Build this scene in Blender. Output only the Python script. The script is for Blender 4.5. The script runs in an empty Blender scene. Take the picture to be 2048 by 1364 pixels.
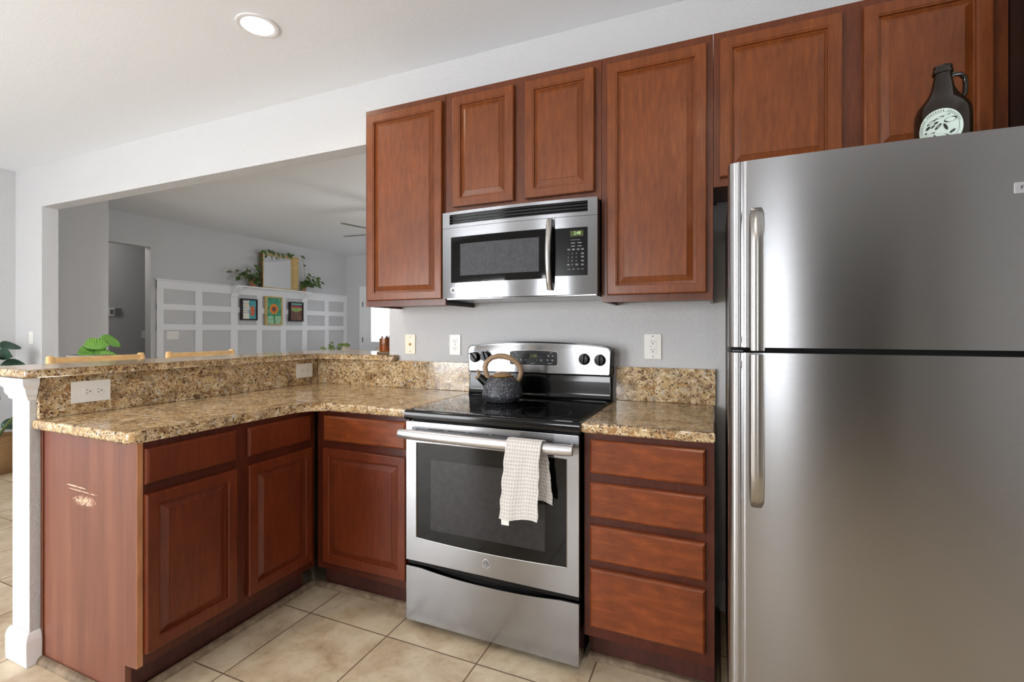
import bpy, bmesh, math, random
from mathutils import Vector, Matrix, noise
R = math.radians
PI = math.pi
scene = bpy.context.scene
COL = scene.collection

# ------------------------------------------------------------------ camera
cd = bpy.data.cameras.new('camera')
cd.sensor_width = 36.0
cd.lens = 966.5 / 2048 * 36
cd.shift_x = 9.0 / 2048
cd.shift_y = -21.0 / 2048
cd.clip_start = 0.02
cam = bpy.data.objects.new('camera', cd)
COL.objects.link(cam)
cam.location = (1.219, -2.3565, 1.247)
cam.rotation_euler = (R(90), 0, R(23.46))
scene.camera = cam

# ------------------------------------------------------------------ world, light, exposure
w = bpy.data.worlds.new('daylight')
scene.world = w
w.use_nodes = True
bgn = w.node_tree.nodes['Background']
bgn.inputs[0].default_value = (0.90, 0.95, 1.0, 1)
bgn.inputs[1].default_value = 3.0
scene.view_settings.view_transform = 'Standard'
scene.view_settings.look = 'None'
scene.view_settings.gamma = 1
scene.view_settings.use_curve_mapping = False
scene.view_settings.exposure = -0.06


def area(name, loc, rot, sx, sy, power, col, spread=180):
    l = bpy.data.lights.new(name, 'AREA')
    l.shape = 'RECTANGLE'
    l.size = sx
    l.size_y = sy
    l.energy = power
    l.color = col
    l.spread = R(spread)
    o = bpy.data.objects.new(name, l)
    COL.objects.link(o)
    o.location = loc
    o.rotation_euler = rot
    return o


DAY = (0.95, 0.975, 1.0)
# daylight at unseen openings; rear and right-hand ones invented for light and reflections
area('daylight_patio_door', (-2.70, -4.93, 1.08), (R(102), 0, 0), 1.75, 2.0, 160, DAY)
area('daylight_rear_window', (-0.40, -4.93, 1.50), (R(102), 0, 0), 0.62, 1.1, 44, DAY)
area('slim_window_fill', (1.55, -4.93, 1.35), (R(100), 0, 0), 0.32, 1.7, 7, DAY)  # unseen slim light added for the bright band reflected in the fridge
area('side_window_fill', (3.13, -1.45, 1.5), (R(90), 0, R(90)), 1.2, 1.15, 16, DAY)  # unseen side light added to brighten the right-hand part
area('daylight_living_window', (1.13, 2.9, 1.45), (R(118), 0, R(90)), 2.2, 1.5, 38, DAY)


# ------------------------------------------------------------------ colour helpers
def lin(c):
    c /= 255.0
    return c / 12.92 if c <= 0.04045 else ((c + 0.055) / 1.055) ** 2.4


def rgb(r, g, b):
    return (lin(r), lin(g), lin(b), 1)


MATS = {}


class NT:
    def __init__(self, name):
        self.m = bpy.data.materials.new(name)
        self.m.use_nodes = True
        self.n = self.m.node_tree.nodes
        self.l = self.m.node_tree.links
        self.b = self.n['Principled BSDF']
        self.tc = None

    def coord(self, scale=(1, 1, 1), rot=(0, 0, 0), loc=(0, 0, 0), world=False):
        if world:
            g = self.n.new('ShaderNodeNewGeometry')
            src = g.outputs['Position']
        else:
            g = self.n.new('ShaderNodeTexCoord')
            src = g.outputs['Object']
        mp = self.n.new('ShaderNodeMapping')
        mp.inputs['Scale'].default_value = scale
        mp.inputs['Rotation'].default_value = rot
        mp.inputs['Location'].default_value = loc
        self.l.new(src, mp.inputs['Vector'])
        return mp.outputs[0]

    def noise(self, vec, scale, detail=3, rough=0.5, dist=0.0):
        t = self.n.new('ShaderNodeTexNoise')
        t.inputs['Scale'].default_value = scale
        t.inputs['Detail'].default_value = detail
        t.inputs['Roughness'].default_value = rough
        t.inputs['Distortion'].default_value = dist
        self.l.new(vec, t.inputs['Vector'])
        return t

    def voro(self, vec, scale, feature='F1', rnd=1.0):
        t = self.n.new('ShaderNodeTexVoronoi')
        t.feature = feature
        t.inputs['Scale'].default_value = scale
        t.inputs['Randomness'].default_value = rnd
        self.l.new(vec, t.inputs['Vector'])
        return t

    def ramp(self, fac, stops, interp='LINEAR'):
        r = self.n.new('ShaderNodeValToRGB')
        r.color_ramp.interpolation = interp
        el = r.color_ramp.elements
        while len(el) < len(stops):
            el.new(0.5)
        for e, (p, c) in zip(el, stops):
            e.position = p
            e.color = c if len(c) == 4 else (*c, 1)
        self.l.new(fac, r.inputs[0])
        return r.outputs[0]

    def mix(self, fac, a, b, mode='MIX'):
        m = self.n.new('ShaderNodeMix')
        m.data_type = 'RGBA'
        m.blend_type = mode
        for sock, v in ((m.inputs[0], fac), (m.inputs[6], a), (m.inputs[7], b)):
            if hasattr(v, 'links'):
                self.l.new(v, sock)
            else:
                sock.default_value = v
        return m.outputs[2]

    def math(self, op, a, b=0.0, c=0.0):
        m = self.n.new('ShaderNodeMath')
        m.operation = op
        for s, v in zip(m.inputs, (a, b, c)):
            if hasattr(v, 'links'):
                self.l.new(v, s)
            else:
                s.default_value = v
        return m.outputs[0]

    def bump(self, h, strength=0.2, dist=0.002):
        b = self.n.new('ShaderNodeBump')
        b.inputs['Strength'].default_value = strength
        b.inputs['Distance'].default_value = dist
        self.l.new(h, b.inputs['Height'])
        self.l.new(b.outputs[0], self.b.inputs['Normal'])

    def set(self, **k):
        for a, v in k.items():
            s = self.b.inputs[a.replace('_', ' ')]
            if hasattr(v, 'links'):
                self.l.new(v, s)
            else:
                s.default_value = v
        return self


def plain(name, col, rough=0.5, metal=0.0, spec=0.5, var=0.04, **k):
    t = NT(name)
    v = t.coord()
    n = t.noise(v, 14, 2)
    c2 = tuple(max(0, x * (1 - var * 3)) for x in col[:3]) + (1,)
    t.set(Base_Color=t.mix(n.outputs[0], c2, tuple(min(1, x * (1 + var)) for x in col[:3]) + (1,)), Roughness=rough, Metallic=metal)
    t.b.inputs['Specular IOR Level'].default_value = spec
    for a, x in k.items():
        t.b.inputs[a.replace('_', ' ')].default_value = x
    MATS[name] = t.m
    return t.m


def emis(name, col, strength):
    t = NT(name)
    t.set(Base_Color=(0, 0, 0, 1), Emission_Color=col, Emission_Strength=strength, Roughness=0.6)
    MATS[name] = t.m
    return t.m


def wall_paint(name, col, bs=0.35):
    t = NT(name)
    v = t.coord(world=True)
    n = t.noise(v, 60, 4, 0.6, 0.4)
    n2 = t.noise(v, 18, 3, 0.6)
    h = t.math('ADD', t.ramp(n.outputs[0], [(0.42, (0, 0, 0)), (0.62, (1, 1, 1))]), n2.outputs[0])
    t.bump(h, bs, 0.0035)
    t.set(Base_Color=col, Roughness=0.62)
    MATS[name] = t.m


wall_paint('wall_paint', rgb(204, 204, 205))
wall_paint('ceiling_paint', rgb(238, 241, 245), 0.10)
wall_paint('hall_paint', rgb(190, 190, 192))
plain('white_trim', rgb(238, 238, 240), 0.35, var=0.01)
plain('white_plastic', rgb(240, 238, 232), 0.3, var=0.01)
plain('ivory_plastic', rgb(242, 236, 214), 0.3, var=0.01)
plain('slot_black', rgb(30, 28, 28), 0.6)
plain('black_enamel', rgb(8, 8, 9), 0.10, spec=0.35)
plain('black_plastic', rgb(12, 12, 13), 0.22, spec=0.22)
plain('black_rubber', rgb(20, 18, 18), 0.7)
plain('dark_gasket', rgb(28, 24, 22), 0.5)
plain('chrome', rgb(220, 220, 222), 0.1, 1.0)
plain('hinge_metal', rgb(90, 88, 86), 0.3, 1.0)
plain('brass', rgb(170, 130, 60), 0.3, 1.0)
plain('handle_silver', rgb(214, 214, 218), 0.28, 0.85)
plain('mark_white', rgb(196, 198, 200), 0.5)
plain('mark_dark', rgb(52, 52, 54), 0.5)
plain('mark_grey', rgb(110, 112, 116), 0.5)


def stainless(name, base, rough, an=0.75, axis='Z', streak=0.12):
    t = NT(name)
    v = t.coord(scale=(1.2, 1.2, 420))
    n = t.noise(v, 1.0, 2)
    t.set(Base_Color=t.mix(n.outputs[0], tuple(x * 0.93 for x in base[:3]) + (1,), tuple(min(1, x * 1.05) for x in base[:3]) + (1,)), Metallic=1.0, Roughness=rough)
    t.b.inputs['Anisotropic'].default_value = an
    tg = t.n.new('ShaderNodeTangent')
    tg.direction_type = 'RADIAL'
    tg.axis = 'Z'
    t.l.new(tg.outputs[0], t.b.inputs['Tangent'])
    t.b.inputs['Anisotropic Rotation'].default_value = 0.25
    MATS[name] = t.m


stainless('stainless', rgb(157, 158, 161), 0.18, 0.85)
stainless('stainless_bright', rgb(176, 174, 171), 0.24)
stainless('fridge_steel', rgb(168, 168, 170), 0.22, 0.9)


def wood(name, a, b, c, rough=0.34, grain=(9, 9, 1.3), coat=0.16, blot=1.0):
    t = NT(name)
    v = t.coord(scale=grain)
    g = t.noise(v, 9, 5, 0.55, 0.3)
    v2 = t.coord(scale=(1, 1, 0.6))
    bl = t.noise(v2, 7, 3, 0.55, 0.5)
    col = t.ramp(g.outputs[0], [(0.32, a), (0.55, b), (0.78, c)])
    dark = t.ramp(bl.outputs[0], [(0.35, (1 - 0.22 * blot,) * 3), (0.65, (1.08,) * 3)])
    v3 = t.coord(scale=(60, 60, 14))
    fk = t.noise(v3, 12, 2)
    fl = t.ramp(fk.outputs[0], [(0.35, (0.93,) * 3), (0.7, (1.05,) * 3)])
    col = t.mix(1.0, t.mix(1.0, col, dark, 'MULTIPLY'), fl, 'MULTIPLY')
    t.set(Base_Color=col, Roughness=rough)
    t.b.inputs['Coat Weight'].default_value = coat
    t.b.inputs['Coat Roughness'].default_value = 0.2
    t.b.inputs['Specular IOR Level'].default_value = 0.36
    t.bump(fk.outputs[0], 0.05, 0.001)
    MATS[name] = t.m
    return t


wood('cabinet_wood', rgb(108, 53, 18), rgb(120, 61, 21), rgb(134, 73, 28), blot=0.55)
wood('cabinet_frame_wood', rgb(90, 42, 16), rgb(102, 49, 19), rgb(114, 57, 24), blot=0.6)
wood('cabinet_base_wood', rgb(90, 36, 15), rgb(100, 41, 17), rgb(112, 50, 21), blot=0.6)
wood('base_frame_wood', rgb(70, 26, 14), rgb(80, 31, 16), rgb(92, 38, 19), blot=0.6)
wood('cabinet_dark_end', rgb(34, 22, 18), rgb(42, 27, 21), rgb(50, 33, 25))  # dark finish that also carries the unlit tone of these sides
wood('drawer_wood', rgb(108, 51, 22), rgb(126, 61, 27), rgb(148, 79, 38), grain=(1.3, 5, 5), blot=0.8)
wood('cabinet_raw_edge', rgb(176, 118, 78), rgb(190, 132, 90), rgb(200, 146, 104), 0.5)
wood('kick_wood', rgb(64, 30, 26), rgb(76, 36, 30), rgb(84, 42, 34), 0.5)
wood('shoe_moulding_wood', rgb(110, 92, 74), rgb(136, 116, 94), rgb(158, 138, 116), 0.6, (3, 3, 3), 0.0)
wood('light_oak', rgb(214, 170, 112), rgb(226, 184, 126), rgb(236, 200, 146), 0.45, (2, 2, 8), 0.1, 0.3)
wood('gold_wood', rgb(196, 164, 100), rgb(212, 182, 120), rgb(224, 198, 140), 0.4, (2, 2, 8), 0.1, 0.4)
wood('mirror_side_shade', rgb(92, 74, 56), rgb(112, 92, 70), rgb(126, 104, 80), 0.5, (2, 2, 8), 0.0, 0.4)  # shade on the frame's left side, painted as darker wood
wood('kettle_wood', rgb(120, 92, 66), rgb(160, 132, 100), rgb(196, 172, 138), 0.4, (30, 30, 160), 0.2, 0.5)
wood('fan_wood', rgb(96, 86, 78), rgb(112, 100, 90), rgb(124, 112, 100), 0.5, (2, 2, 2), 0.0)
wood('black_frame', rgb(34, 26, 26), rgb(44, 34, 34), rgb(54, 42, 42), 0.4, (3, 3, 3), 0.1)
wood('branch_wood', rgb(120, 84, 64), rgb(142, 104, 82), rgb(160, 122, 98), 0.6, (8, 8, 8), 0.0)


def end_panel_mat():
    t = NT('end_panel_wood')
    v = t.coord(scale=(9, 9, 0.5))
    g = t.noise(v, 2.2, 3, 0.5)
    v2 = t.coord(scale=(60, 60, 4))
    g2 = t.noise(v2, 2, 3)
    col = t.ramp(g.outputs[0], [(0.3, rgb(98, 52, 40)), (0.5, rgb(114, 63, 48)), (0.7, rgb(130, 78, 58))])
    col = t.mix(0.25, col, t.ramp(g2.outputs[0], [(0.3, rgb(106, 60, 46)), (0.7, rgb(144, 90, 70))]))
    # worn scuff patch: two thin scratches and one flaked spot
    sc = t.coord()
    sx = t.n.new('ShaderNodeSeparateXYZ')
    t.l.new(sc, sx.inputs[0])
    X, Z = sx.outputs[0], sx.outputs[2]

    def blob(cx, cz, rx, rz, slope):
        dx = t.math('SUBTRACT', X, cx)
        dz = t.math('SUBTRACT', t.math('SUBTRACT', Z, cz), t.math('MULTIPLY', dx, slope))
        q = t.math('ADD', t.math('POWER', t.math('ABSOLUTE', t.math('DIVIDE', dx, rx)), 2.0), t.math('POWER', t.math('ABSOLUTE', t.math('DIVIDE', dz, rz)), 2.0))
        return t.math('SUBTRACT', 1.0, q)
    n = t.noise(t.coord(scale=(1, 1, 1.6)), 190, 3, 0.7)
    n3 = t.noise(t.coord(scale=(0.35, 1, 1)), 110, 2, 0.6)
    flake = t.math('GREATER_THAN', t.math('ADD', t.math('MULTIPLY', blob(-0.845 + 1.11, 0.640, 0.075, 0.020, 0.02), 0.16), n.outputs[0]), 0.62)
    flake = t.math('MULTIPLY', flake, t.math('GREATER_THAN', blob(-0.845 + 1.11, 0.640, 0.075, 0.021, 0.02), 0.0))
    s1 = t.math('MULTIPLY', t.math('GREATER_THAN', blob(-0.90 + 1.11, 0.686, 0.065, 0.0026, -0.03), 0.0), t.math('GREATER_THAN', n3.outputs[0], 0.44))
    s2 = t.math('MULTIPLY', t.math('GREATER_THAN', blob(-0.845 + 1.11, 0.672, 0.10, 0.0018, -0.03), 0.0), t.math('GREATER_THAN', n3.outputs[0], 0.45))
    k = t.math('MAXIMUM', flake, t.math('MAXIMUM', s1, s2))
    col = t.mix(k, col, rgb(226, 190, 160))
    t.set(Base_Color=col, Roughness=0.36)
    t.b.inputs['Coat Weight'].default_value = 0.25
    t.b.inputs['Coat Roughness'].default_value = 0.3
    MATS['end_panel_wood'] = t.m


end_panel_mat()


def granite():
    t = NT('granite')
    base = t.coord(world=True)
    # warp
    nz = t.noise(base, 22, 3, 0.6)
    wv = t.mix(0.055, base, nz.outputs[1], 'LINEAR_LIGHT')
    st = t.n.new('ShaderNodeMapping')
    st.inputs['Scale'].default_value = (1.0, 1.0, 1.5)
    st.inputs['Rotation'].default_value = (0.5, 0.6, 0.7)
    t.l.new(wv, st.inputs['Vector'])
    vb = t.voro(st.outputs[0], 40)
    vs = t.voro(st.outputs[0], 120)
    sep = t.n.new('ShaderNodeSeparateColor')
    t.l.new(vb.outputs['Color'], sep.inputs[0])
    sep2 = t.n.new('ShaderNodeSeparateColor')
    t.l.new(vs.outputs['Color'], sep2.inputs[0])
    big = t.ramp(sep.outputs[0], [(0.0, rgb(214, 190, 150)), (0.24, rgb(202, 172, 126)), (0.44, rgb(184, 148, 100)), (0.58, rgb(226, 208, 176)), (0.76, rgb(160, 122, 82)), (0.90, rgb(112, 88, 66)), (0.95, rgb(196, 190, 180))], 'CONSTANT')
    small = t.ramp(sep2.outputs[0], [(0.0, rgb(206, 176, 132)), (0.35, rgb(226, 206, 172)), (0.62, rgb(142, 108, 72)), (0.80, rgb(86, 66, 50)), (0.86, rgb(184, 150, 106))], 'CONSTANT')
    m1 = t.noise(base, 34, 3, 0.6)
    col = t.mix(t.ramp(m1.outputs[0], [(0.46, (0, 0, 0)), (0.54, (1, 1, 1))]), big, small)
    vd = t.voro(st.outputs[0], 40, 'DISTANCE_TO_EDGE')
    edge = t.ramp(vd.outputs['Distance'], [(0.02, (0.66, 0.6, 0.54)), (0.09, (1, 1, 1))])
    col = t.mix(0.7, col, edge, 'MULTIPLY')
    cl = t.noise(base, 13, 4, 0.65, 0.8)
    col = t.mix(t.ramp(cl.outputs[0], [(0.50, (0, 0, 0)), (0.62, (0.8, 0.8, 0.8))]), col, t.mix(0.62, col, rgb(84, 60, 40)))
    sp = t.voro(base, 190)
    sepc = t.n.new('ShaderNodeSeparateColor')
    t.l.new(sp.outputs['Color'], sepc.inputs[0])
    col = t.mix(t.math('GREATER_THAN', sepc.outputs[1], 0.962), col, rgb(66, 50, 40))
    t.set(Base_Color=col, Roughness=0.13)
    t.b.inputs['Specular IOR Level'].default_value = 0.55
    MATS['granite'] = t.m


granite()


def tile_floor():
    t = NT('floor_tile')
    v = t.coord(world=True, loc=(0.018 + 0.41 * 40, 0.745 + 0.412 * 40, 0))
    br = t.n.new('ShaderNodeTexBrick')
    br.offset = 0.0
    br.squash = 1.0
    br.inputs['Scale'].default_value = 1.0
    br.inputs['Mortar Size'].default_value = 0.0028
    br.inputs['Mortar Smooth'].default_value = 0.15
    br.inputs['Brick Width'].default_value = 0.41
    br.inputs['Row Height'].default_value = 0.412
    br.inputs['Color1'].default_value = (0, 0, 0, 1)
    br.inputs['Color2'].default_value = (1, 1, 1, 1)
    t.l.new(v, br.inputs['Vector'])
    base = t.coord(world=True)
    # per tile shift of the marbling
    sh = t.mix(1.0, base, t.mix(1.0, br.outputs['Color'], (7, 5, 3, 1), 'MULTIPLY'), 'ADD')
    n1 = t.noise(sh, 5.0, 6, 0.62, 0.7)
    n2 = t.noise(sh, 26, 4, 0.6, 0.5)
    c1 = t.ramp(n1.outputs[0], [(0.30, rgb(150, 122, 92)), (0.44, rgb(184, 160, 130)), (0.58, rgb(206, 188, 160)), (0.75, rgb(215, 202, 180))])
    c2 = t.ramp(n2.outputs[0], [(0.30, rgb(164, 142, 112)), (0.5, rgb(204, 190, 164)), (0.8, rgb(214, 202, 182))])
    col = t.mix(0.35, c1, c2)
    col = t.mix(br.outputs['Fac'], col, rgb(104, 80, 62))
    t.set(Base_Color=col, Roughness=t.mix(br.outputs['Fac'], (0.34,) * 3 + (1,), (0.8,) * 3 + (1,)))
    h = t.math('SUBTRACT', t.math('MULTIPLY', n2.outputs[0], 0.25), br.outputs['Fac'])
    t.bump(h, 0.35, 0.002)
    MATS['floor_tile'] = t.m


tile_floor()


def glassy():
    t = NT('oven_glass')
    t.set(Base_Color=rgb(10, 9, 9), Roughness=0.04)
    t.b.inputs['Specular IOR Level'].default_value = 0.28
    MATS['oven_glass'] = t.m
    t = NT('oven_glass_inner')
    v = t.coord(scale=(1, 1, 1))
    w_ = t.noise(v, 40, 2)
    t.set(Base_Color=t.mix(w_.outputs[0], rgb(34, 33, 34), rgb(56, 55, 56)), Roughness=0.06)
    t.b.inputs['Specular IOR Level'].default_value = 0.28
    MATS['oven_glass_inner'] = t.m
    t = NT('microwave_mesh_glass')
    v = t.coord()
    vv = t.noise(v, 60, 2)
    t.set(Base_Color=t.ramp(vv.outputs[0], [(0.3, rgb(72, 73, 77)), (0.7, rgb(82, 83, 88))]), Roughness=0.06)
    t.b.inputs['Specular IOR Level'].default_value = 0.4
    MATS['microwave_mesh_glass'] = t.m
    t = NT('ceramic_glass')
    v = t.coord()
    vv = t.noise(v, 300, 2)
    t.set(Base_Color=t.ramp(vv.outputs[0], [(0.62, rgb(6, 6, 7)), (0.8, rgb(24, 24, 26))]), Roughness=0.03)
    t.b.inputs['Specular IOR Level'].default_value = 0.45
    MATS['ceramic_glass'] = t.m
    t = NT('brown_glass')
    t.set(Base_Color=rgb(30, 20, 11), Roughness=0.04)
    t.b.inputs['Specular IOR Level'].default_value = 0.5
    MATS['brown_glass'] = t.m
    t = NT('amber_glass')
    t.set(Base_Color=rgb(206, 120, 40), Roughness=0.03, Transmission_Weight=0.85, IOR=1.45)
    MATS['amber_glass'] = t.m
    t = NT('clear_glass')
    t.set(Base_Color=(1, 1, 1, 1), Roughness=0.02, Transmission_Weight=1.0, IOR=1.02)
    MATS['clear_glass'] = t.m
    t = NT('leaded_glass')
    v = t.coord()
    n = t.noise(v, 40, 2)
    t.set(Base_Color=(0.95, 0.97, 1, 1), Roughness=0.25, Transmission_Weight=0.9, IOR=1.05)
    t.bump(n.outputs[0], 0.1, 0.002)
    MATS['leaded_glass'] = t.m
    t = NT('mirror_glass')
    t.set(Base_Color=(0.86, 0.87, 0.88, 1), Roughness=0.02, Metallic=1.0)
    MATS['mirror_glass'] = t.m


glassy()


def speckle():
    t = NT('speckled_enamel')
    v = t.coord()
    a = t.voro(v, 330)
    s = t.n.new('ShaderNodeSeparateColor')
    t.l.new(a.outputs['Color'], s.inputs[0])
    m = t.math('MULTIPLY', t.math('GREATER_THAN', s.outputs[0], 0.70), t.math('LESS_THAN', a.outputs['Distance'], t.math('MULTIPLY', s.outputs[1], 0.55)))
    n = t.noise(v, 120, 3)
    base = t.ramp(n.outputs[0], [(0.35, rgb(44, 46, 52)), (0.65, rgb(66, 68, 76))])
    t.set(Base_Color=t.mix(m, base, rgb(205, 206, 210)), Roughness=0.42)
    MATS['speckled_enamel'] = t.m


speckle()


def leafmat(name, a, b, stripes=None):
    t = NT(name)
    v = t.coord()
    n = t.noise(v, 30, 3)
    col = t.ramp(n.outputs[0], [(0.3, a), (0.7, b)])
    if stripes:
        uv = t.n.new('ShaderNodeUVMap')
        sp = t.n.new('ShaderNodeSeparateXYZ')
        t.l.new(uv.outputs[0], sp.inputs[0])
        s = t.math('SINE', t.math('ADD', t.math('MULTIPLY', sp.outputs[1], 62.0), t.math('MULTIPLY', t.math('ABSOLUTE', t.math('SUBTRACT', sp.outputs[0], 0.5)), -26.0)))
        col = t.mix(t.math('GREATER_THAN', s, 0.62), col, stripes)
    t.set(Base_Color=col, Roughness=0.38)
    MATS[name] = t.m


leafmat('leaf_dark', rgb(34, 58, 34), rgb(66, 92, 50))
leafmat('leaf_rubber', rgb(30, 58, 44), rgb(52, 84, 62))
leafmat('leaf_pothos', rgb(40, 62, 34), rgb(104, 132, 58))
leafmat('leaf_striped', rgb(70, 130, 36), rgb(112, 170, 56), rgb(156, 200, 112))
leafmat('leaf_variegated', rgb(60, 92, 44), rgb(170, 186, 96))
plain('stem_green', rgb(88, 104, 56), 0.6)
plain('soil', rgb(56, 42, 32), 0.9)
plain('terracotta', rgb(172, 116, 84), 0.7)
plain('concrete_pot', rgb(140, 136, 132), 0.8)
plain('dried_brown', rgb(96, 60, 46), 0.7)
plain('candle_wax', rgb(206, 160, 90), 0.5)
plain('sofa_fabric', rgb(178, 170, 158), 0.9)
plain('pillow_fabric', rgb(214, 200, 180), 0.95)
plain('fan_metal', rgb(120, 112, 104), 0.4, 0.8)
plain('thermostat_grey', rgb(120, 122, 122), 0.4)


def basket_mat():
    t = NT('wicker')
    v = t.coord()
    w_ = t.n.new('ShaderNodeTexWave')
    w_.bands_direction = 'Z'
    w_.inputs['Scale'].default_value = 26
    w_.inputs['Distortion'].default_value = 2.0
    t.l.new(v, w_.inputs['Vector'])
    t.set(Base_Color=t.mix(w_.outputs[0], rgb(104, 74, 44), rgb(170, 132, 84)), Roughness=0.8)
    t.bump(w_.outputs[0], 0.6, 0.006)
    MATS['wicker'] = t.m


basket_mat()


def towel_mat():
    t = NT('waffle_cotton')
    uv = t.n.new('ShaderNodeUVMap')
    sp = t.n.new('ShaderNodeSeparateXYZ')
    t.l.new(uv.outputs[0], sp.inputs[0])
    a = t.math('SINE', t.math('MULTIPLY', sp.outputs[0], 2 * PI / 0.0105))
    b = t.math('SINE', t.math('MULTIPLY', sp.outputs[1], 2 * PI / 0.0135))
    h = t.math('MAXIMUM', a, b)
    lo = t.ramp(h, [(0.0, rgb(188, 184, 180)), (0.4, rgb(206, 202, 198)), (1.0, rgb(216, 212, 208))])  # weave pits darkened in the colour, painting in their shade
    t.set(Base_Color=lo, Roughness=0.95)
    MATS['waffle_cotton'] = t.m


towel_mat()


def painting(name, fn):
    t = NT(name)
    tc = t.n.new('ShaderNodeTexCoord')
    v = tc.outputs['Object']
    sp = t.n.new('ShaderNodeSeparateXYZ')
    t.l.new(v, sp.inputs[0])
    t.set(Base_Color=fn(t, v, sp.outputs[1], sp.outputs[2]), Roughness=0.7)
    MATS[name] = t.m


# paintings, local coordinates: y across (centre 0), z up (centre 0); metres
def ellipse(t, y, z, cy, cz, ry, rz):
    a = t.math('POWER', t.math('ABSOLUTE', t.math('DIVIDE', t.math('SUBTRACT', y, cy), ry)), 2.0)
    b = t.math('POWER', t.math('ABSOLUTE', t.math('DIVIDE', t.math('SUBTRACT', z, cz), rz)), 2.0)
    return t.math('ADD', a, b)


def pic_teal(t, v, y, z):
    n = t.noise(v, 9, 4, 0.6, 1.0)
    bg = t.ramp(n.outputs[0], [(0.3, rgb(48, 140, 150)), (0.6, rgb(90, 176, 182)), (0.8, rgb(170, 212, 208))])
    n2 = t.noise(v, 6, 2, 0.5)
    white = t.math('LESS_THAN', t.math('ADD', y, t.math('MULTIPLY', n2.outputs[0], 0.12)), 0.06)
    lines = t.math('GREATER_THAN', t.math('SINE', t.math('ADD', t.math('MULTIPLY', z, 170.0), t.math('MULTIPLY', n.outputs[0], 6.0))), 0.75)
    wcol = t.mix(t.math('MULTIPLY', lines, t.math('GREATER_THAN', z, -0.06)), rgb(236, 230, 214), rgb(70, 120, 160))
    c = t.mix(white, bg, wcol)
    c = t.mix(t.math('LESS_THAN', ellipse(t, y, z, 0.06, -0.02, 0.045, 0.085), 1.0), c, rgb(204, 112, 78))
    c = t.mix(t.math('LESS_THAN', ellipse(t, y, z, -0.03, 0.075, 0.022, 0.03), 1.0), c, rgb(240, 206, 160))
    return c


def pic_flower(t, v, y, z):
    n = t.noise(v, 8, 4, 0.6, 1.2)
    bg = t.ramp(n.outputs[0], [(0.3, rgb(36, 116, 120)), (0.5, rgb(70, 156, 120)), (0.65, rgb(120, 180, 150)), (0.8, rgb(150, 190, 190))])
    low = t.ramp(n.outputs[0], [(0.35, rgb(120, 190, 120)), (0.6, rgb(180, 214, 190)), (0.8, rgb(80, 120, 180))])
    c = t.mix(t.math('LESS_THAN', z, -0.09), bg, low)
    stem = t.math('MULTIPLY', t.math('LESS_THAN', t.math('ABSOLUTE', t.math('SUBTRACT', y, 0.01)), 0.014), t.math('LESS_THAN', z, -0.03))
    c = t.mix(stem, c, rgb(40, 130, 70))
    dy = t.math('SUBTRACT', y, 0.0)
    dz = t.math('SUBTRACT', z, 0.03)
    ang = t.math('ARCTAN2', dz, dy)
    rr = t.math('SQRT', t.math('ADD', t.math('MULTIPLY', dy, dy), t.math('MULTIPLY', dz, dz)))
    pet = t.math('ADD', 0.085, t.math('MULTIPLY', t.math('SINE', t.math('MULTIPLY', ang, 14.0)), 0.010))
    c = t.mix(t.math('LESS_THAN', rr, pet), c, rgb(232, 150, 50))
    c = t.mix(t.math('LESS_THAN', rr, t.math('SUBTRACT', pet, 0.025)), c, rgb(214, 104, 40))
    c = t.mix(t.math('LESS_THAN', rr, 0.036), c, rgb(96, 90, 82))
    return c


def pic_field(t, v, y, z):
    n = t.noise(v, 14, 4, 0.6, 1.0)
    c = t.ramp(n.outputs[0], [(0.3, rgb(96, 68, 60)), (0.6, rgb(132, 96, 80)), (0.8, rgb(170, 140, 116))])
    g = t.ramp(n.outputs[0], [(0.3, rgb(96, 140, 60)), (0.7, rgb(170, 196, 120))])
    zz = t.math('ADD', z, t.math('MULTIPLY', t.math('ABSOLUTE', y), -0.35))
    c = t.mix(t.math('GREATER_THAN', zz, -0.01), c, g)
    c = t.mix(t.math('GREATER_THAN', z, 0.07), c, rgb(178, 62, 84))
    c = t.mix(t.math('GREATER_THAN', z, 0.105), c, rgb(60, 96, 96))
    c = t.mix(t.math('GREATER_THAN', z, 0.125), c, rgb(140, 196, 180))
    return c


painting('painting_teal', pic_teal)
painting('painting_flower', pic_flower)
painting('painting_field', pic_field)
emis('lamp_glow', (1, 0.93, 0.82, 1), 14)
emis('display_green', (0.62, 0.95, 0.42, 1), 1.1)
emis('display_dim', (0.45, 0.55, 0.15, 1), 0.35)
emis('display_back', (0.16, 0.20, 0.02, 1), 0.35)
emis('outside_glow', (0.92, 0.96, 1.0, 1), 2.0)


# ------------------------------------------------------------------ mesh helpers
def box(bm, x0, x1, y0, y1, z0, z1, bev=0.0, seg=2):
    vs = [bm.verts.new((x, y, z)) for x in (x0, x1) for y in (y0, y1) for z in (z0, z1)]
    f = [(0, 1, 3, 2), (4, 6, 7, 5), (0, 4, 5, 1), (2, 3, 7, 6), (0, 2, 6, 4), (1, 5, 7, 3)]
    fs = [bm.faces.new([vs[i] for i in q]) for q in f]
    if bev > 0:
        es = list({e for q in fs for e in q.edges})
        bmesh.ops.bevel(bm, geom=es, offset=bev, segments=seg, profile=0.5, affect='EDGES')
    return fs


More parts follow.
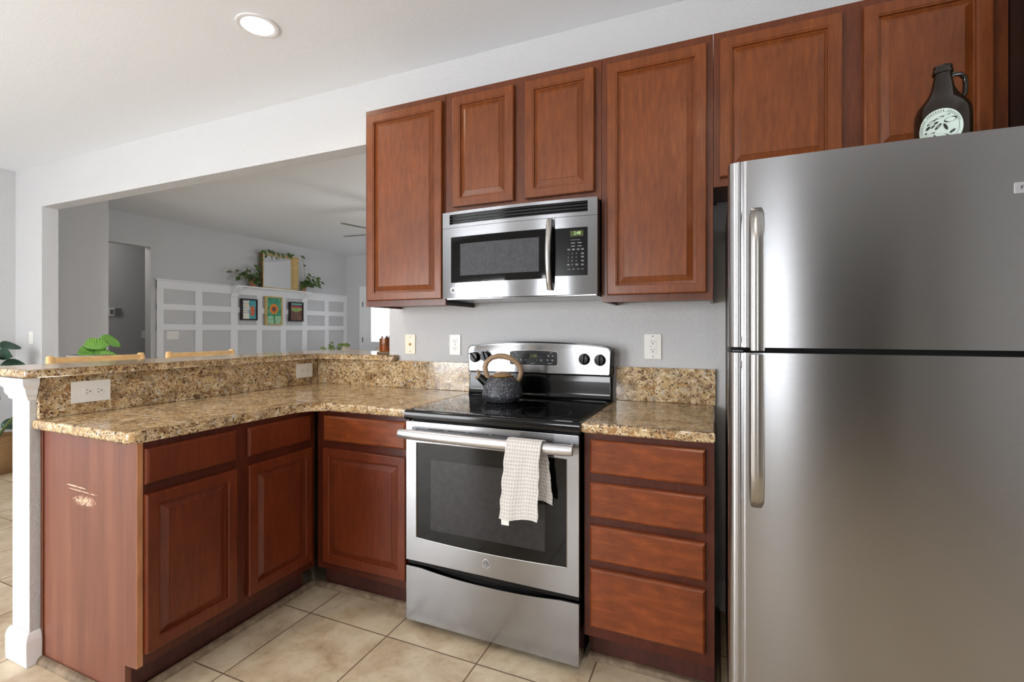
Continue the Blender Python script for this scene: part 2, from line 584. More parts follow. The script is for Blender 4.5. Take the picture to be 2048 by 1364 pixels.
def prism(bm, poly, h0, h1, axis='z', bev=0.0, seg=3, bev_bottom=True):
    """poly: list of 2D points (counter-clockwise). axis z: (x,y); y: (x,z); x: (y,z)"""
    def p3(p, h):
        if axis == 'z':
            return (p[0], p[1], h)
        if axis == 'y':
            return (p[0], h, p[1])
        return (h, p[0], p[1])
    a = [bm.verts.new(p3(p, h0)) for p in poly]
    b = [bm.verts.new(p3(p, h1)) for p in poly]
    n = len(poly)
    fa = bm.faces.new(a[::-1])
    fb = bm.faces.new(b)
    for i in range(n):
        bm.faces.new((a[i], a[(i + 1) % n], b[(i + 1) % n], b[i]))
    if bev > 0:
        es = set(fb.edges)
        if bev_bottom:
            es |= set(fa.edges)
        bmesh.ops.bevel(bm, geom=list(es), offset=bev, segments=seg, profile=0.5, affect='EDGES')


def lathe(bm, prof, seg=32, centre=(0, 0, 0), caps=True):
    cx, cy, cz = centre
    rings = []
    for r, z in prof:
        rings.append([bm.verts.new((cx + r * math.cos(2 * PI * i / seg), cy + r * math.sin(2 * PI * i / seg), cz + z)) for i in range(seg)])
    for a, b in zip(rings, rings[1:]):
        for i in range(seg):
            bm.faces.new((a[i], a[(i + 1) % seg], b[(i + 1) % seg], b[i]))
    if caps:
        if prof[0][0] > 1e-5:
            bm.faces.new(rings[0][::-1])
        if prof[-1][0] > 1e-5:
            bm.faces.new(rings[-1])
    return rings


def tube(bm, pts, rad, seg=12, cap=True, flat=1.0):
    pts = [Vector(p) for p in pts]
    rads = rad if isinstance(rad, (list, tuple)) else [rad] * len(pts)
    rings = []
    up = Vector((0, 0, 1))
    prevn = None
    for i, p in enumerate(pts):
        if i == 0:
            d = pts[1] - p
        elif i == len(pts) - 1:
            d = p - pts[-2]
        else:
            d = (pts[i + 1] - p).normalized() + (p - pts[i - 1]).normalized()
        d.normalize()
        if prevn is None:
            ref = up if abs(d.dot(up)) < 0.9 else Vector((1, 0, 0))
            n = d.cross(ref).normalized()
        else:
            n = (prevn - d * prevn.dot(d)).normalized()
        prevn = n
        b = d.cross(n)
        rings.append([bm.verts.new(p + n * math.cos(2 * PI * k / seg) * rads[i] + b * math.sin(2 * PI * k / seg) * rads[i] * flat) for k in range(seg)])
    for a, b in zip(rings, rings[1:]):
        for k in range(seg):
            bm.faces.new((a[k], a[(k + 1) % seg], b[(k + 1) % seg], b[k]))
    if cap:
        bm.faces.new(rings[0][::-1])
        bm.faces.new(rings[-1])


def rring(x0, x1, z0, z1, r, n=5):
    pts = []
    for cx, cz, a0 in ((x1 - r, z0 + r, -90), (x1 - r, z1 - r, 0), (x0 + r, z1 - r, 90), (x0 + r, z0 + r, 180)):
        for i in range(n + 1):
            a = R(a0 + 90 * i / n)
            pts.append((cx + r * math.cos(a), cz + r * math.sin(a)))
    return pts


def mesh(name, bm, mat, parent=None, smooth=True, ang=38, **props):
    bmesh.ops.recalc_face_normals(bm, faces=bm.faces[:])
    if smooth:
        lim = R(ang)
        for f in bm.faces:
            f.smooth = True
        for e in bm.edges:
            if len(e.link_faces) == 2:
                e.smooth = e.calc_face_angle(0) < lim
            else:
                e.smooth = False
    me = bpy.data.meshes.new(name)
    bm.to_mesh(me)
    bm.free()
    ms = mat if isinstance(mat, (list, tuple)) else [mat]
    for m in ms:
        me.materials.append(MATS[m])
    o = bpy.data.objects.new(name, me)
    COL.objects.link(o)
    if parent:
        o.parent = parent
    if smooth and ang < 60:
        wn = o.modifiers.new('weighted_normals', 'WEIGHTED_NORMAL')
        wn.keep_sharp = True
        wn.weight = 80
    for k, v in props.items():
        o[k] = v
    return o


def B():
    return bmesh.new()


def thing(name, label, cat, loc=(0, 0, 0), rz=0.0, group=None):
    o = bpy.data.objects.new(name, None)
    o.empty_display_size = 0.1
    COL.objects.link(o)
    o.location = loc
    o.rotation_euler = (0, 0, rz)
    o['label'] = label
    o['category'] = cat
    if group:
        o['group'] = group
    return o


def struct(name, bm, mat, **k):
    o = mesh(name, bm, mat, **k)
    o['kind'] = 'structure'
    return o


def sbox(name, mat, boxes, bev=0.0, parent=None):
    bm = B()
    for b in boxes:
        box(bm, *b, bev=bev)
    o = mesh(name, bm, mat, parent)
    if parent is None:
        o['kind'] = 'structure'
    return o


def pbox(name, mat, parent, *boxes, bev=0.0, **k):
    bm = B()
    for b in boxes:
        box(bm, *b, bev=bev)
    return mesh(name, bm, mat, parent, **k)


def text_bm(bm, s, size, place, sx=1.0, align='CENTER'):
    """add flat lettering; place maps (u, v) -> 3D point"""
    cu = bpy.data.curves.new('lettering', 'FONT')
    cu.body = s
    cu.size = size
    cu.align_x = align
    cu.align_y = 'CENTER'
    cu.resolution_u = 3
    o = bpy.data.objects.new('lettering', cu)
    COL.objects.link(o)
    dg = bpy.context.evaluated_depsgraph_get()
    dg.update()
    me = bpy.data.meshes.new_from_object(o.evaluated_get(dg))
    vs = [bm.verts.new(place(v.co.x * sx, v.co.y)) for v in me.vertices]
    for p in me.polygons:
        try:
            bm.faces.new([vs[i] for i in p.vertices])
        except ValueError:
            pass
    bpy.data.objects.remove(o)
    bpy.data.meshes.remove(me)
    bpy.data.curves.remove(cu)


# ------------------------------------------------------------------ ROOM SHELL
CZ = 2.76          # ceiling
XL = -4.91         # kitchen left wall
XR = 3.2
YR = -5.0          # rear wall
OX0, OX1, OZ = -4.44, -0.569, 2.38   # opening in the back wall
TH = 0.12
LX, LY = -5.72, 5.38                  # living room far walls
RX = 1.2

sbox('floor', 'floor_tile', [(-8.2, XR + 0.3, YR - 1.8, LY + 0.3, -0.1, 0.0)])
sbox('ceiling', 'ceiling_paint', [(-8.2, XR + 0.3, YR - 1.8, LY + 0.3, CZ, CZ + 0.1)])
# back wall with its wide opening (jambs, header, right part)
sbox('wall_back', 'wall_paint', [(XL, OX0, 0, TH, 0, CZ), (OX0, OX1, 0, TH, OZ, CZ), (OX1, XR, 0, TH, 0, CZ)])
sbox('wall_left', 'wall_paint', [(XL - 0.12, XL, YR, 0.766, 0, CZ)])
# unseen rear wall: patio door, windows and doorway invented for light and reflections
PD = (-3.62, -1.78, 0.0, 2.08)
RW = (-0.75, -0.05, 0.92, 2.08)
sbox('wall_rear', 'wall_paint', [(XL, PD[0], YR - 0.12, YR, 0, CZ), (PD[0], PD[1], YR - 0.12, YR, PD[3], CZ), (PD[1], RW[0], YR - 0.12, YR, 0, CZ),
                                 (RW[0], RW[1], YR - 0.12, YR, 0, RW[2]), (RW[0], RW[1], YR - 0.12, YR, RW[3], CZ), (RW[1], 1.36, YR - 0.12, YR, 0, CZ), (1.36, 1.74, YR - 0.12, YR, 0, 0.45), (1.36, 1.74, YR - 0.12, YR, 2.25, CZ), (1.74, 1.95, YR - 0.12, YR, 0, CZ), (1.95, 2.85, YR - 0.12, YR, 2.05, CZ), (2.85, XR, YR - 0.12, YR, 0, CZ)])
sbox('wall_added_rear_hall', 'hall_paint', [(1.83, 1.95, YR - 1.6, YR - 0.12, 0, CZ), (2.85, 2.97, YR - 1.6, YR - 0.12, 0, CZ), (1.83, 2.97, YR - 1.72, YR - 1.6, 0, CZ)])  # unseen hall added so the fridge reflects a dark band
SW = (-2.05, -0.85, 0.92, 2.08)
sbox('wall_right', 'wall_paint', [(XR, XR + 0.12, YR, SW[0], 0, CZ), (XR, XR + 0.12, SW[1], 0, 0, CZ), (XR, XR + 0.12, SW[0], SW[1], 0, SW[2]), (XR, XR + 0.12, SW[0], SW[1], SW[3], CZ)])
# living room shell
HX0, HX1, HZ = 0.9, 1.665, 2.36
sbox('wall_living_left', 'wall_paint', [(LX - 0.12, LX, 0.646, HX0, 0, CZ), (LX - 0.12, LX, HX0, HX1, HZ, CZ), (LX - 0.12, LX, HX1, LY, 0, CZ)])
sbox('wall_entry_return', 'wall_paint', [(LX - 0.0, XL - 0.1201, 0.646, 0.766, 0, CZ)])
sbox('wall_hall', 'hall_paint', [(-6.92, -6.8, 0.4, 3.0, 0, CZ), (-6.8, LX - 0.12, 0.4, 0.52, 0, CZ), (-6.8, LX - 0.12, 2.88, 3.0, 0, CZ)])
DX0, DX1 = -5.30, -4.36
sbox('wall_living_end', 'wall_paint', [(LX, DX0, LY, LY + 0.12, 0, CZ), (DX0, DX1, LY, LY + 0.12, 2.06, CZ), (DX1, RX, LY, LY + 0.12, 0, CZ)])
LW = (1.8, 4.0, 0.7, 2.2)
sbox('wall_living_right', 'wall_paint', [(RX, RX + 0.12, TH, LW[0], 0, CZ), (RX, RX + 0.12, LW[1], LY, 0, CZ), (RX, RX + 0.12, LW[0], LW[1], 0, LW[2]), (RX, RX + 0.12, LW[0], LW[1], LW[3], CZ)])


def window(name, axis, fixed, a0, a1, z0, z1, cols, out):
    """frame + pane in a wall hole; axis 'x': wall runs along x at y=fixed"""
    f = 0.05
    fr = [(a0, a0 + f, z0, z1), (a1 - f, a1, z0, z1), (a0 + f, a1 - f, z0, z0 + f), (a0 + f, a1 - f, z1 - f, z1)]
    for i in range(1, cols):
        c = a0 + (a1 - a0) * i / cols
        fr.append((c - 0.025, c + 0.025, z0 + f, z1 - f))
    d0, d1 = sorted((fixed + out * 0.02, fixed + out * 0.08))
    p0, p1 = sorted((fixed + out * 0.045, fixed + out * 0.05))
    if axis == 'x':
        bx = [(a, b, d0, d1, c, d) for a, b, c, d in fr]
        pn = (a0 + f, a1 - f, p0, p1, z0 + f, z1 - f)
    else:
        bx = [(d0, d1, a, b, c, d) for a, b, c, d in fr]
        pn = (p0, p1, a0 + f, a1 - f, z0 + f, z1 - f)
    o = sbox(name, 'white_trim', bx)
    pbox('pane', 'clear_glass', o, pn)
    return o


window('door_2', 'x', YR, PD[0], PD[1], PD[2] + 0.001, PD[3], 2, -1)
window('window_1', 'x', YR, RW[0], RW[1], RW[2], RW[3], 2, -1)
window('window_4', 'x', YR, 1.36, 1.74, 0.45, 2.25, 1, -1)  # unseen slim window, added for the fridge's bright band
window('window_2', 'y', XR, SW[0], SW[1], SW[2], SW[3], 2, 1)  # unseen side window, added along with its light
window('window_3', 'y', RX, LW[0], LW[1], LW[2], LW[3], 3, 1)


def baseboard(name, pts, side=0.014, h=0.13):
    """pts: list of (x0,y0,x1,y1) axis aligned boxes footprint"""
    bm = B()
    for x0, x1, y0, y1 in pts:
        box(bm, x0, x1, y0, y1, 0.0005, h, bev=0.005)
    return struct(name, bm, 'white_trim')


baseboard('baseboard_back', [(1.215, XR - 0.001, -0.014, -0.001), (XL + 0.001, OX0, -0.014, -0.001)])
baseboard('baseboard_left', [(XL + 0.001, XL + 0.014, YR + 0.02, -0.02)])
baseboard('baseboard_living_end', [(DX1 + 0.09, RX - 0.02, LY - 0.014, LY - 0.001)])

# peninsula pony wall (runs toward the camera) and its short return under the opening
PWX0, PWX1, PWY = -1.255, -1.13, -1.415
sbox('wall_peninsula', 'wall_paint', [(PWX0, PWX1, PWY, 0.0, 0, 1.071), (PWX0, OX1 - 0.001, 0.0005, TH, 0, 1.071)], bev=0.003)


# end-cap crown trim under the bar top
def cap_trim():
    bm = B()
    prof = [(0.000, 0.985), (0.007, 0.990), (0.009, 1.000), (0.013, 1.005), (0.016, 1.012), (0.018, 1.030), (0.026, 1.040), (0.030, 1.050), (0.031, 1.0705)]
    rings = []
    for d, z in prof:
        rings.append([bm.verts.new(p) for p in ((PWX1 + 0.0005 + d, -1.3968, z), (PWX1 + 0.0005 + d, PWY - 0.0005 - d, z), (PWX0 - 0.0005 - d, PWY - 0.0005 - d, z), (PWX0 - 0.0005 - d, -1.335, z))])
    for a, b in zip(rings, rings[1:]):
        for i in range(3):
            bm.faces.new((a[i], a[i + 1], b[i + 1], b[i]))
    inner = [[bm.verts.new((x, y, z)) for x, y in ((PWX1 + 0.0005, -1.3968), (PWX1 + 0.0005, PWY - 0.0005), (PWX0 - 0.0005, PWY - 0.0005), (PWX0 - 0.0005, -1.335))] for z in (0.985, 1.0705)]
    for i in range(3):
        bm.faces.new((rings[0][i], rings[0][i + 1], inner[0][i + 1], inner[0][i]))
        bm.faces.new((rings[-1][i], rings[-1][i + 1], inner[1][i + 1], inner[1][i]))
    bm.verts.remove
    struct('trim_1', bm, 'white_trim', ang=25)


cap_trim()


def base_trim():
    bm = B()
    prof = [(0.014, 0.001), (0.015, 0.090), (0.013, 0.096), (0.012, 0.104), (0.006, 0.118), (0.001, 0.122)]
    rings = []
    for d, z in prof:
        rings.append([bm.verts.new(p) for p in ((PWX1 + d, -1.384, z), (PWX1 + d, PWY - d, z), (PWX0 - d, PWY - d, z), (PWX0 - d, -0.02, z))])
    for a, b in zip(rings, rings[1:]):
        for i in range(3):
            bm.faces.new((a[i], a[i + 1], b[i + 1], b[i]))
    struct('baseboard_peninsula', bm, 'white_trim', ang=25)


base_trim()


# wainscot grid on the living room wall
def wainscot():
    bm = B()
    d0, d1 = LX + 0.0005, LX + 0.02
    st = [(1.73, 1.82), (2.255, 2.36), (2.81, 2.93), (3.272, 3.375), (3.748, 3.86), (4.22, 4.334), (4.768, 4.87), (5.295, 5.378)]
    for a, b in st:
        box(bm, d0, d1, a, b, 0.0005, 1.93, bev=0.002)
    for a, b in ((1.815, 1.93), (1.53, 1.615), (1.252, 1.335), (0.78, 0.87), (0.0006, 0.13)):
        box(bm, d0, d1 - 0.001, 1.73, 5.378, a, b, bev=0.002)
    box(bm, d0, d1 + 0.02, 1.71, 5.378, 1.93, 1.948, bev=0.003)
    struct('trim_2', bm, 'white_trim')
    # deeper mantel ledge with two crown corbels
    t = thing('wall_ledge', 'white wooden ledge with two end corbels carrying the mirror and trailing plants', 'shelf', (LX, 0, 0))
    bm = B()
    box(bm, 0.042, 0.17, 2.80, 4.30, 1.925, 1.948, bev=0.004)
    mesh('shelf_board', bm, 'white_trim', t)
    for c in (2.87, 4.262):
        bm = B()
        prism(bm, [(0.0215, 1.77), (0.035, 1.78), (0.05, 1.83), (0.09, 1.87), (0.13, 1.9), (0.14, 1.9245), (0.0215, 1.9245)], c - 0.06, c + 0.06, axis='y')
        mesh('corbel', bm, 'white_trim', t, ang=20)


wainscot()


# front door
def front_door():
    o = sbox('door_1', 'white_trim', [(DX0 - 0.07, DX0 + 0.012, LY - 0.02, LY + 0.02, 0.001, 2.13), (DX1 - 0.012, DX1 + 0.07, LY - 0.02, LY + 0.02, 0.001, 2.13), (DX0 + 0.012, DX1 - 0.012, LY - 0.02, LY + 0.02, 2.048, 2.13)])
    gx0, gx1, gz0, gz1 = -5.10, -4.56, 1.02, 1.90
    x0, x1, y0, y1 = DX0 + 0.014, DX1 - 0.014, LY + 0.0, LY + 0.04
    leaf = pbox('door_leaf', 'white_trim', o, (x0, gx0, y0, y1, 0.005, 2.045), (gx1, x1, y0, y1, 0.005, 2.045), (gx0, gx1, y0, y1, 0.005, gz0), (gx0, gx1, y0, y1, gz1, 2.045))
    bm = B()
    f = 0.022
    for b in ((gx0 - f, gx0 + 0.006, gz0 - f, gz1 + f), (gx1 - 0.006, gx1 + f, gz0 - f, gz1 + f), (gx0 + 0.006, gx1 - 0.006, gz0 - f, gz0 + 0.006), (gx0 + 0.006, gx1 - 0.006, gz1 - 0.006, gz1 + f)):
        box(bm, b[0], b[1], y0 - 0.012, y0 - 0.0005, b[2], b[3], bev=0.004)
    mesh('glass_frame', bm, 'white_trim', leaf)
    pbox('leaded_pane', 'leaded_glass', leaf, (gx0 + 0.001, gx1 - 0.001, y0 + 0.014, y0 + 0.018, gz0 + 0.001, gz1 - 0.001))
    bm = B()
    yy = y0 + 0.010
    cx = (gx0 + gx1) / 2

    def ln(a, b):
        tube(bm, [(a[0], yy, a[1]), (b[0], yy, b[1])], 0.0028, 6)
    for x in (gx0 + 0.07, gx1 - 0.07):
        ln((x, gz0 + 0.004), (x, gz1 - 0.004))
    for z in (gz0 + 0.09, gz1 - 0.09):
        ln((gx0 + 0.004, z), (gx1 - 0.004, z))
    for i in range(-1, 2):
        c = cx + i * 0.12
        for zc in (1.30, 1.62):
            ln((c - 0.06, zc - 0.09), (c - 0.06, zc + 0.09))
            ln((c + 0.06, zc - 0.09), (c + 0.06, zc + 0.09))
            ln((c - 0.06, zc + 0.09), (c, zc + 0.145))
            ln((c + 0.06, zc + 0.09), (c, zc + 0.145))
            ln((c - 0.06, zc - 0.09), (c, zc - 0.145))
            ln((c + 0.06, zc - 0.09), (c, zc - 0.145))
    mesh('lead_lines', bm, 'hinge_metal', leaf)
    for z in (1.77, 1.06, 0.25):
        pbox('hinge', 'hinge_metal', o, (DX0 + 0.006, DX0 + 0.022, LY - 0.032, LY - 0.0205, z - 0.05, z + 0.05), bev=0.003)
    # bright daylight behind the glass comes from the world outside
    return o


front_door()


# ------------------------------------------------------------------ CABINETS
def door_bm(w, h, th=0.021, frame=0.045):
    """raised panel door, local x 0..w, z 0..h, back y=0, front y=-th"""
    bm = B()
    loops = [(0.0, 0.0), (0.0, -th + 0.005), (0.0015, -th + 0.0015), (0.005, -th), (frame - 0.008, -th), (frame - 0.006, -th + 0.0022), (frame - 0.002, -th + 0.0028),
             (frame, -th + 0.012), (frame + 0.004, -th + 0.0125), (frame + 0.027, -th + 0.0035), (frame + 0.0275, -th + 0.0015), (frame + 0.030, -th + 0.0015)]
    rings = []
    for i, y in loops:
        rings.append([bm.verts.new(p) for p in ((i, y, i), (w - i, y, i), (w - i, y, h - i), (i, y, h - i))])
    for a, b in zip(rings, rings[1:]):
        for k in range(4):
            bm.faces.new((a[k], a[(k + 1) % 4], b[(k + 1) % 4], b[k]))
    bm.faces.new(rings[-1])
    bm.faces.new(rings[0][::-1])
    return bm


def slab_bm(w, h, th=0.019):
    bm = B()
    loops = [(0.0, 0.0), (0.0, -th + 0.009), (0.003, -th + 0.004), (0.009, -th), ]
    rings = []
    for i, y in loops:
        rings.append([bm.verts.new(p) for p in ((i, y, i), (w - i, y, i), (w - i, y, h - i), (i, y, h - i))])
    for a, b in zip(rings, rings[1:]):
        for k in range(4):
            bm.faces.new((a[k], a[(k + 1) % 4], b[(k + 1) % 4], b[k]))
    bm.faces.new(rings[-1])
    bm.faces.new(rings[0][::-1])
    return bm


def face_door(t, x, z, w, h, y, mat='cabinet_wood', name='door', **k):
    o = mesh(name, door_bm(w, h), mat, t, ang=20, **k)
    o.location = (x, y - 0.0008, z)
    return o


def face_drawer(t, x, z, w, h, y, mat='drawer_wood'):
    o = mesh('drawer', slab_bm(w, h), mat, t, ang=20)
    o.location = (x, y - 0.0008, z)
    return o


def frame_boxes(w, z0, z1, y, rails, stiles, t=0.019):
    """face frame: outer stiles/rails plus extra rails [(z0,z1)] and stiles [(x0,x1)]"""
    bx = []
    for a, b in stiles:
        bx.append((a, b, y, y + t, z0, z1))
    for a, b in rails:
        xs = sorted(stiles)
        for (s0, s1), (n0, n1) in zip(xs, xs[1:]):
            bx.append((s1, n0, y, y + t, a, b))
    return bx


def wall_cab(label, x0, x1, z0, z1, doors, stiles, name='wall_cabinet', depth=0.305, rail_b=0.035, dark_side=False):
    t = thing(name, label, 'cabinet', (x0, 0, 0))
    w = x1 - x0
    g = 0.0006
    y = -depth
    bm = B()
    p = 0.013
    box(bm, g, p, y + 0.0195, -0.0006, z0 + 0.0, z1)
    if dark_side:
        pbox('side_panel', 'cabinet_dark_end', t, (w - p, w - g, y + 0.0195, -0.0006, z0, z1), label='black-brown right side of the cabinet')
    else:
        box(bm, w - p, w - g, y + 0.0195, -0.0006, z0 + 0.0, z1)
    box(bm, p, w - p, y + 0.0195, -0.0006, z0 + 0.012, z0 + 0.024)
    box(bm, p, w - p, y + 0.0195, -0.0006, z1 - 0.013, z1)
    box(bm, p, w - p, -0.008, -0.0006, z0 + 0.024, z1 - 0.013)
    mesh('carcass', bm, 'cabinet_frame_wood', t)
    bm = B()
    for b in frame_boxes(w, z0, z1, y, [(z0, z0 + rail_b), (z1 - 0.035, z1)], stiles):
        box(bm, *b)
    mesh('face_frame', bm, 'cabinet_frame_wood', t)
    for a, b, c, d in doors:
        face_door(t, a - x0, c, b - a, d - c, y)
    return t


S = 0.036
wall_cab('tall single-door cherry wall cabinet left of the microwave, at the end of the row', -0.489, -0.0015, 1.372, 2.405,
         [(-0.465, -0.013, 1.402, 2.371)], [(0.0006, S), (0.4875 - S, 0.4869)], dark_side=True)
t = wall_cab('short two-door cherry wall cabinet directly above the microwave', 0.0, 0.766, 1.806, 2.405,
             [(0.046, 0.366, 1.842, 2.371), (0.422, 0.738, 1.842, 2.371)], [(0.0006, 0.06), (0.355, 0.432), (0.766 - 0.04, 0.7654)])
wall_cab('tall single-door cherry wall cabinet between the microwave and the fridge', 0.7665, 1.2045, 1.368, 2.405,
         [(0.793, 1.181, 1.396, 2.368)], [(0.0006, S), (0.438 - S, 0.4374)])
wall_cab('two-door cherry wall cabinet above the fridge, behind the brown glass jug', 1.205, 2.072, 1.806, 2.405,
         [(1.228, 1.624, 1.838, 2.371), (1.686, 2.03, 1.838, 2.371)], [(0.0006, 0.05), (0.41, 0.49), (0.867 - 0.05, 0.8664)])
# tall end panel right of the fridge; the corner's shadow is in its dark colour
bm = B()
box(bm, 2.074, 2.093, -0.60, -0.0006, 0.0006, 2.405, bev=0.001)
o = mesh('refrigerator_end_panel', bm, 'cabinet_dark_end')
o['label'] = 'tall end panel right of the fridge, its shadow painted as dark wood'
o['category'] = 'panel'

# left wall cabinet's right side below the microwave: dark finish, lack of light painted in
# base cabinets ------------------------------------------------------
KZ = 0.128
FY = -0.61


def base_cab(name, label, x0, x1, doors, drawers, stiles, rails, loc=None, rz=0, back=-0.002, sides=True, kick=True, end_left=False, dmat='cabinet_base_wood', rmat='drawer_wood'):
    w = x1 - x0
    t = thing(name, label, 'cabinet', loc or (x0, 0, 0), rz)
    g = 0.0006
    bm = B()
    p = 0.014
    y = FY
    box(bm, g, p, y + 0.0195, back, KZ, 0.874)
    box(bm, w - p, w - g, y + 0.0195, back, KZ, 0.874)
    box(bm, p, w - p, y + 0.0195, back, KZ, KZ + 0.013)
    box(bm, p, w - p, back - 0.008, back, KZ + 0.013, 0.874)
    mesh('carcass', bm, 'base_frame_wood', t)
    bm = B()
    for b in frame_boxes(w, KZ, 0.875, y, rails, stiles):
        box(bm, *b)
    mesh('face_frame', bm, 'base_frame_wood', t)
    if kick:
        pbox('toe_kick', 'kick_wood', t, (g, w - g, y + 0.075, y + 0.087, 0.001, KZ))
    for a, b, c, d in doors:
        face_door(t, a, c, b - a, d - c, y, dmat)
    for a, b, c, d in drawers:
        face_drawer(t, a, c, b - a, d - c, y, rmat)
    return t


RR = [(KZ, KZ + 0.045), (0.695, 0.735), (0.845, 0.875)]
# peninsula cabinet: faces +x ; origin at (-1.15, -1.38), local x -> world y
pen = base_cab('base_cabinet', 'cherry peninsula base cabinet with two doors, two drawers and a scuffed end panel', 0, 0.77,
               [(0.020, 0.353, 0.168, 0.700), (0.402, 0.736, 0.168, 0.700)], [(0.020, 0.353, 0.733, 0.853), (0.402, 0.736, 0.733, 0.853)],
               [(0.0195, 0.045), (0.335, 0.42), (0.715, 0.7685)], RR, loc=(-1.15, -1.38, 0), rz=R(90), back=-0.025, rmat='cabinet_base_wood')


# scuffed end panel (local: its plane is local x ~0 ; thin), with toe notch
def end_panel():
    bm = B()
    # world aligned coordinates inside its own object: x along world x from -1.11, z up
    prism(bm, [(0, 0.001), (0.505, 0.001), (0.505, 0.122), (0.5685, KZ - 0.002), (0.5685, 0.8745), (0, 0.8745)], -0.0185, 0.0, axis='y')
    o = mesh('end_panel', bm, 'end_panel_wood', pen, label='reddish side panel with a pale scuff mark')
    # place: world (-1.11, -1.3815, 0) expressed in pen's local frame (rotated +90 about z)
    o.rotation_euler = (0, 0, R(-90))
    # local = Rz(-90) * (world - origin)
    dx, dy = (-1.11 + 1.15), (-1.361 + 1.38)
    o.location = (dy, -dx, 0)
    # raw edge strip of the face frame end
    bm = B()
    box(bm, 0.001, 0.0192, FY - 0.0002, FY + 0.0195, KZ - 0.001, 0.8748, bev=0.0008)
    mesh('frame_edge_strip', bm, 'cabinet_raw_edge', pen, label='pale worn edge of the face frame')
    bm = B()
    box(bm, -0.0035, 0.0189, -0.0395, -0.022, 0.001, 0.8745, bev=0.001)
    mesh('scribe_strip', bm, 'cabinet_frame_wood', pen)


end_panel()

base_cab('base_cabinet', 'cherry corner base cabinet with one door and one drawer, left of the range', -0.540, -0.002,
         [(0.068, 0.532, 0.168, 0.700)], [(0.068, 0.532, 0.733, 0.851)], [(0.0205, 0.09), (0.515, 0.5374)], RR, loc=(-0.540, 0, 0))
base_cab('base_cabinet', 'narrow cherry base cabinet with four stacked drawers, between range and fridge', 0.769, 1.2115, [],
         [(0.024, 0.415, 0.728, 0.851), (0.024, 0.415, 0.570, 0.696), (0.024, 0.415, 0.412, 0.540), (0.024, 0.415, 0.170, 0.385)],
         [(0.0006, 0.042), (0.4, 0.4419)], [(KZ, 0.19), (0.36, 0.42), (0.53, 0.58), (0.685, 0.74), (0.835, 0.875)])

# shoe mouldings at the floor
def shoe(name, pts):
    bm = B()
    n = 6
    prof = [(0.0, 0.001), (0.02, 0.001)] + [(0.02 * math.cos(R(90 * i / n)), 0.001 + 0.022 * math.sin(R(90 * i / n))) for i in range(1, n + 1)]
    rings = []
    for (x, y, nx, ny) in pts:
        rings.append([bm.verts.new((x + nx * d, y + ny * d, z)) for d, z in prof])
    for a, b in zip(rings, rings[1:]):
        for i in range(len(prof) - 1):
            bm.faces.new((a[i], a[i + 1], b[i + 1], b[i]))
    struct(name, bm, 'shoe_moulding_wood')


shoe('trim_3', [(-1.128, -1.3815, 0, -1), (-0.604, -1.3815, 1, -1), (-0.604, -0.555, 1, 0)])
shoe('trim_4', [(-0.604, -0.545, 0, -1), (0.0, -0.5355, 0, -1)])
shoe('trim_5', [(0.77, -0.5355, 0, -1), (1.212, -0.5355, 1, -1), (1.212, -0.02, 1, 0)])


# ------------------------------------------------------------------ GRANITE
def arc(cx, cy, r, a0, a1, n=8):
    return [(cx + r * math.cos(R(a0 + (a1 - a0) * i / n)), cy + r * math.sin(R(a0 + (a1 - a0) * i / n))) for i in range(n + 1)]


CT0, CT1 = 0.8755, 0.914
bm = B()
poly = [(-1.129, -0.001), (-1.129, -1.407)] + arc(-0.552, -1.380, 0.027, -90, 0, 5) + [(-0.525, -0.745)] + arc(-0.435, -0.735, 0.09, 180, 90, 8)[1:] + [(0.0085, -0.645), (0.0085, -0.001)]
prism(bm, poly, CT0, CT1, bev=0.011, seg=3)
o = mesh('countertop', bm, 'granite', ang=50)
o['label'] = 'L-shaped gold and brown granite countertop on the peninsula, left of the range'
o['category'] = 'countertop'
bm = B()
prism(bm, [(0.7675, -0.001), (0.7675, -0.645), (1.2125, -0.645), (1.2125, -0.001)], CT0, CT1, bev=0.010, seg=3)
o = mesh('countertop', bm, 'granite', ang=50)
o['label'] = 'short granite countertop on the drawer cabinet between range and fridge'
o['category'] = 'countertop'


def splash(label, *b):
    bm = B()
    box(bm, *b, bev=0.002)
    o = mesh('granite_backsplash', bm, 'granite')
    o['label'] = label
    o['category'] = 'backsplash'


splash('long granite backsplash on the peninsula wall holding two sideways outlets', -1.1295, -1.110, -1.395, -0.0215, 0.9145, 1.0715)
splash('granite backsplash along the back wall left of the range', -1.109, 0.006, -0.0205, -0.0006, 0.9145, 1.0715)
splash('short granite backsplash against the wall between range and fridge', 0.772, 1.2125, -0.0205, -0.0006, 0.9145, 1.0735)

bm = B()
poly = ([(-1.46, -1.435)] + arc(-1.105, -1.415, 0.03, -90, 0, 6) + [(-1.075, -0.045)] + arc(-0.522, -0.023, 0.022, -90, 0, 5) + [(-0.500, -0.0008), (-0.5695, -0.0008), (-0.5705, 0.0), (-0.5705, 0.40)]
        + [(-1.46, 0.40)])
prism(bm, poly, 1.0725, 1.103, bev=0.009, seg=3)
o = mesh('bar_countertop', bm, 'granite', ang=50)
o['label'] = 'raised granite bar top capping the low peninsula wall'
o['category'] = 'countertop'


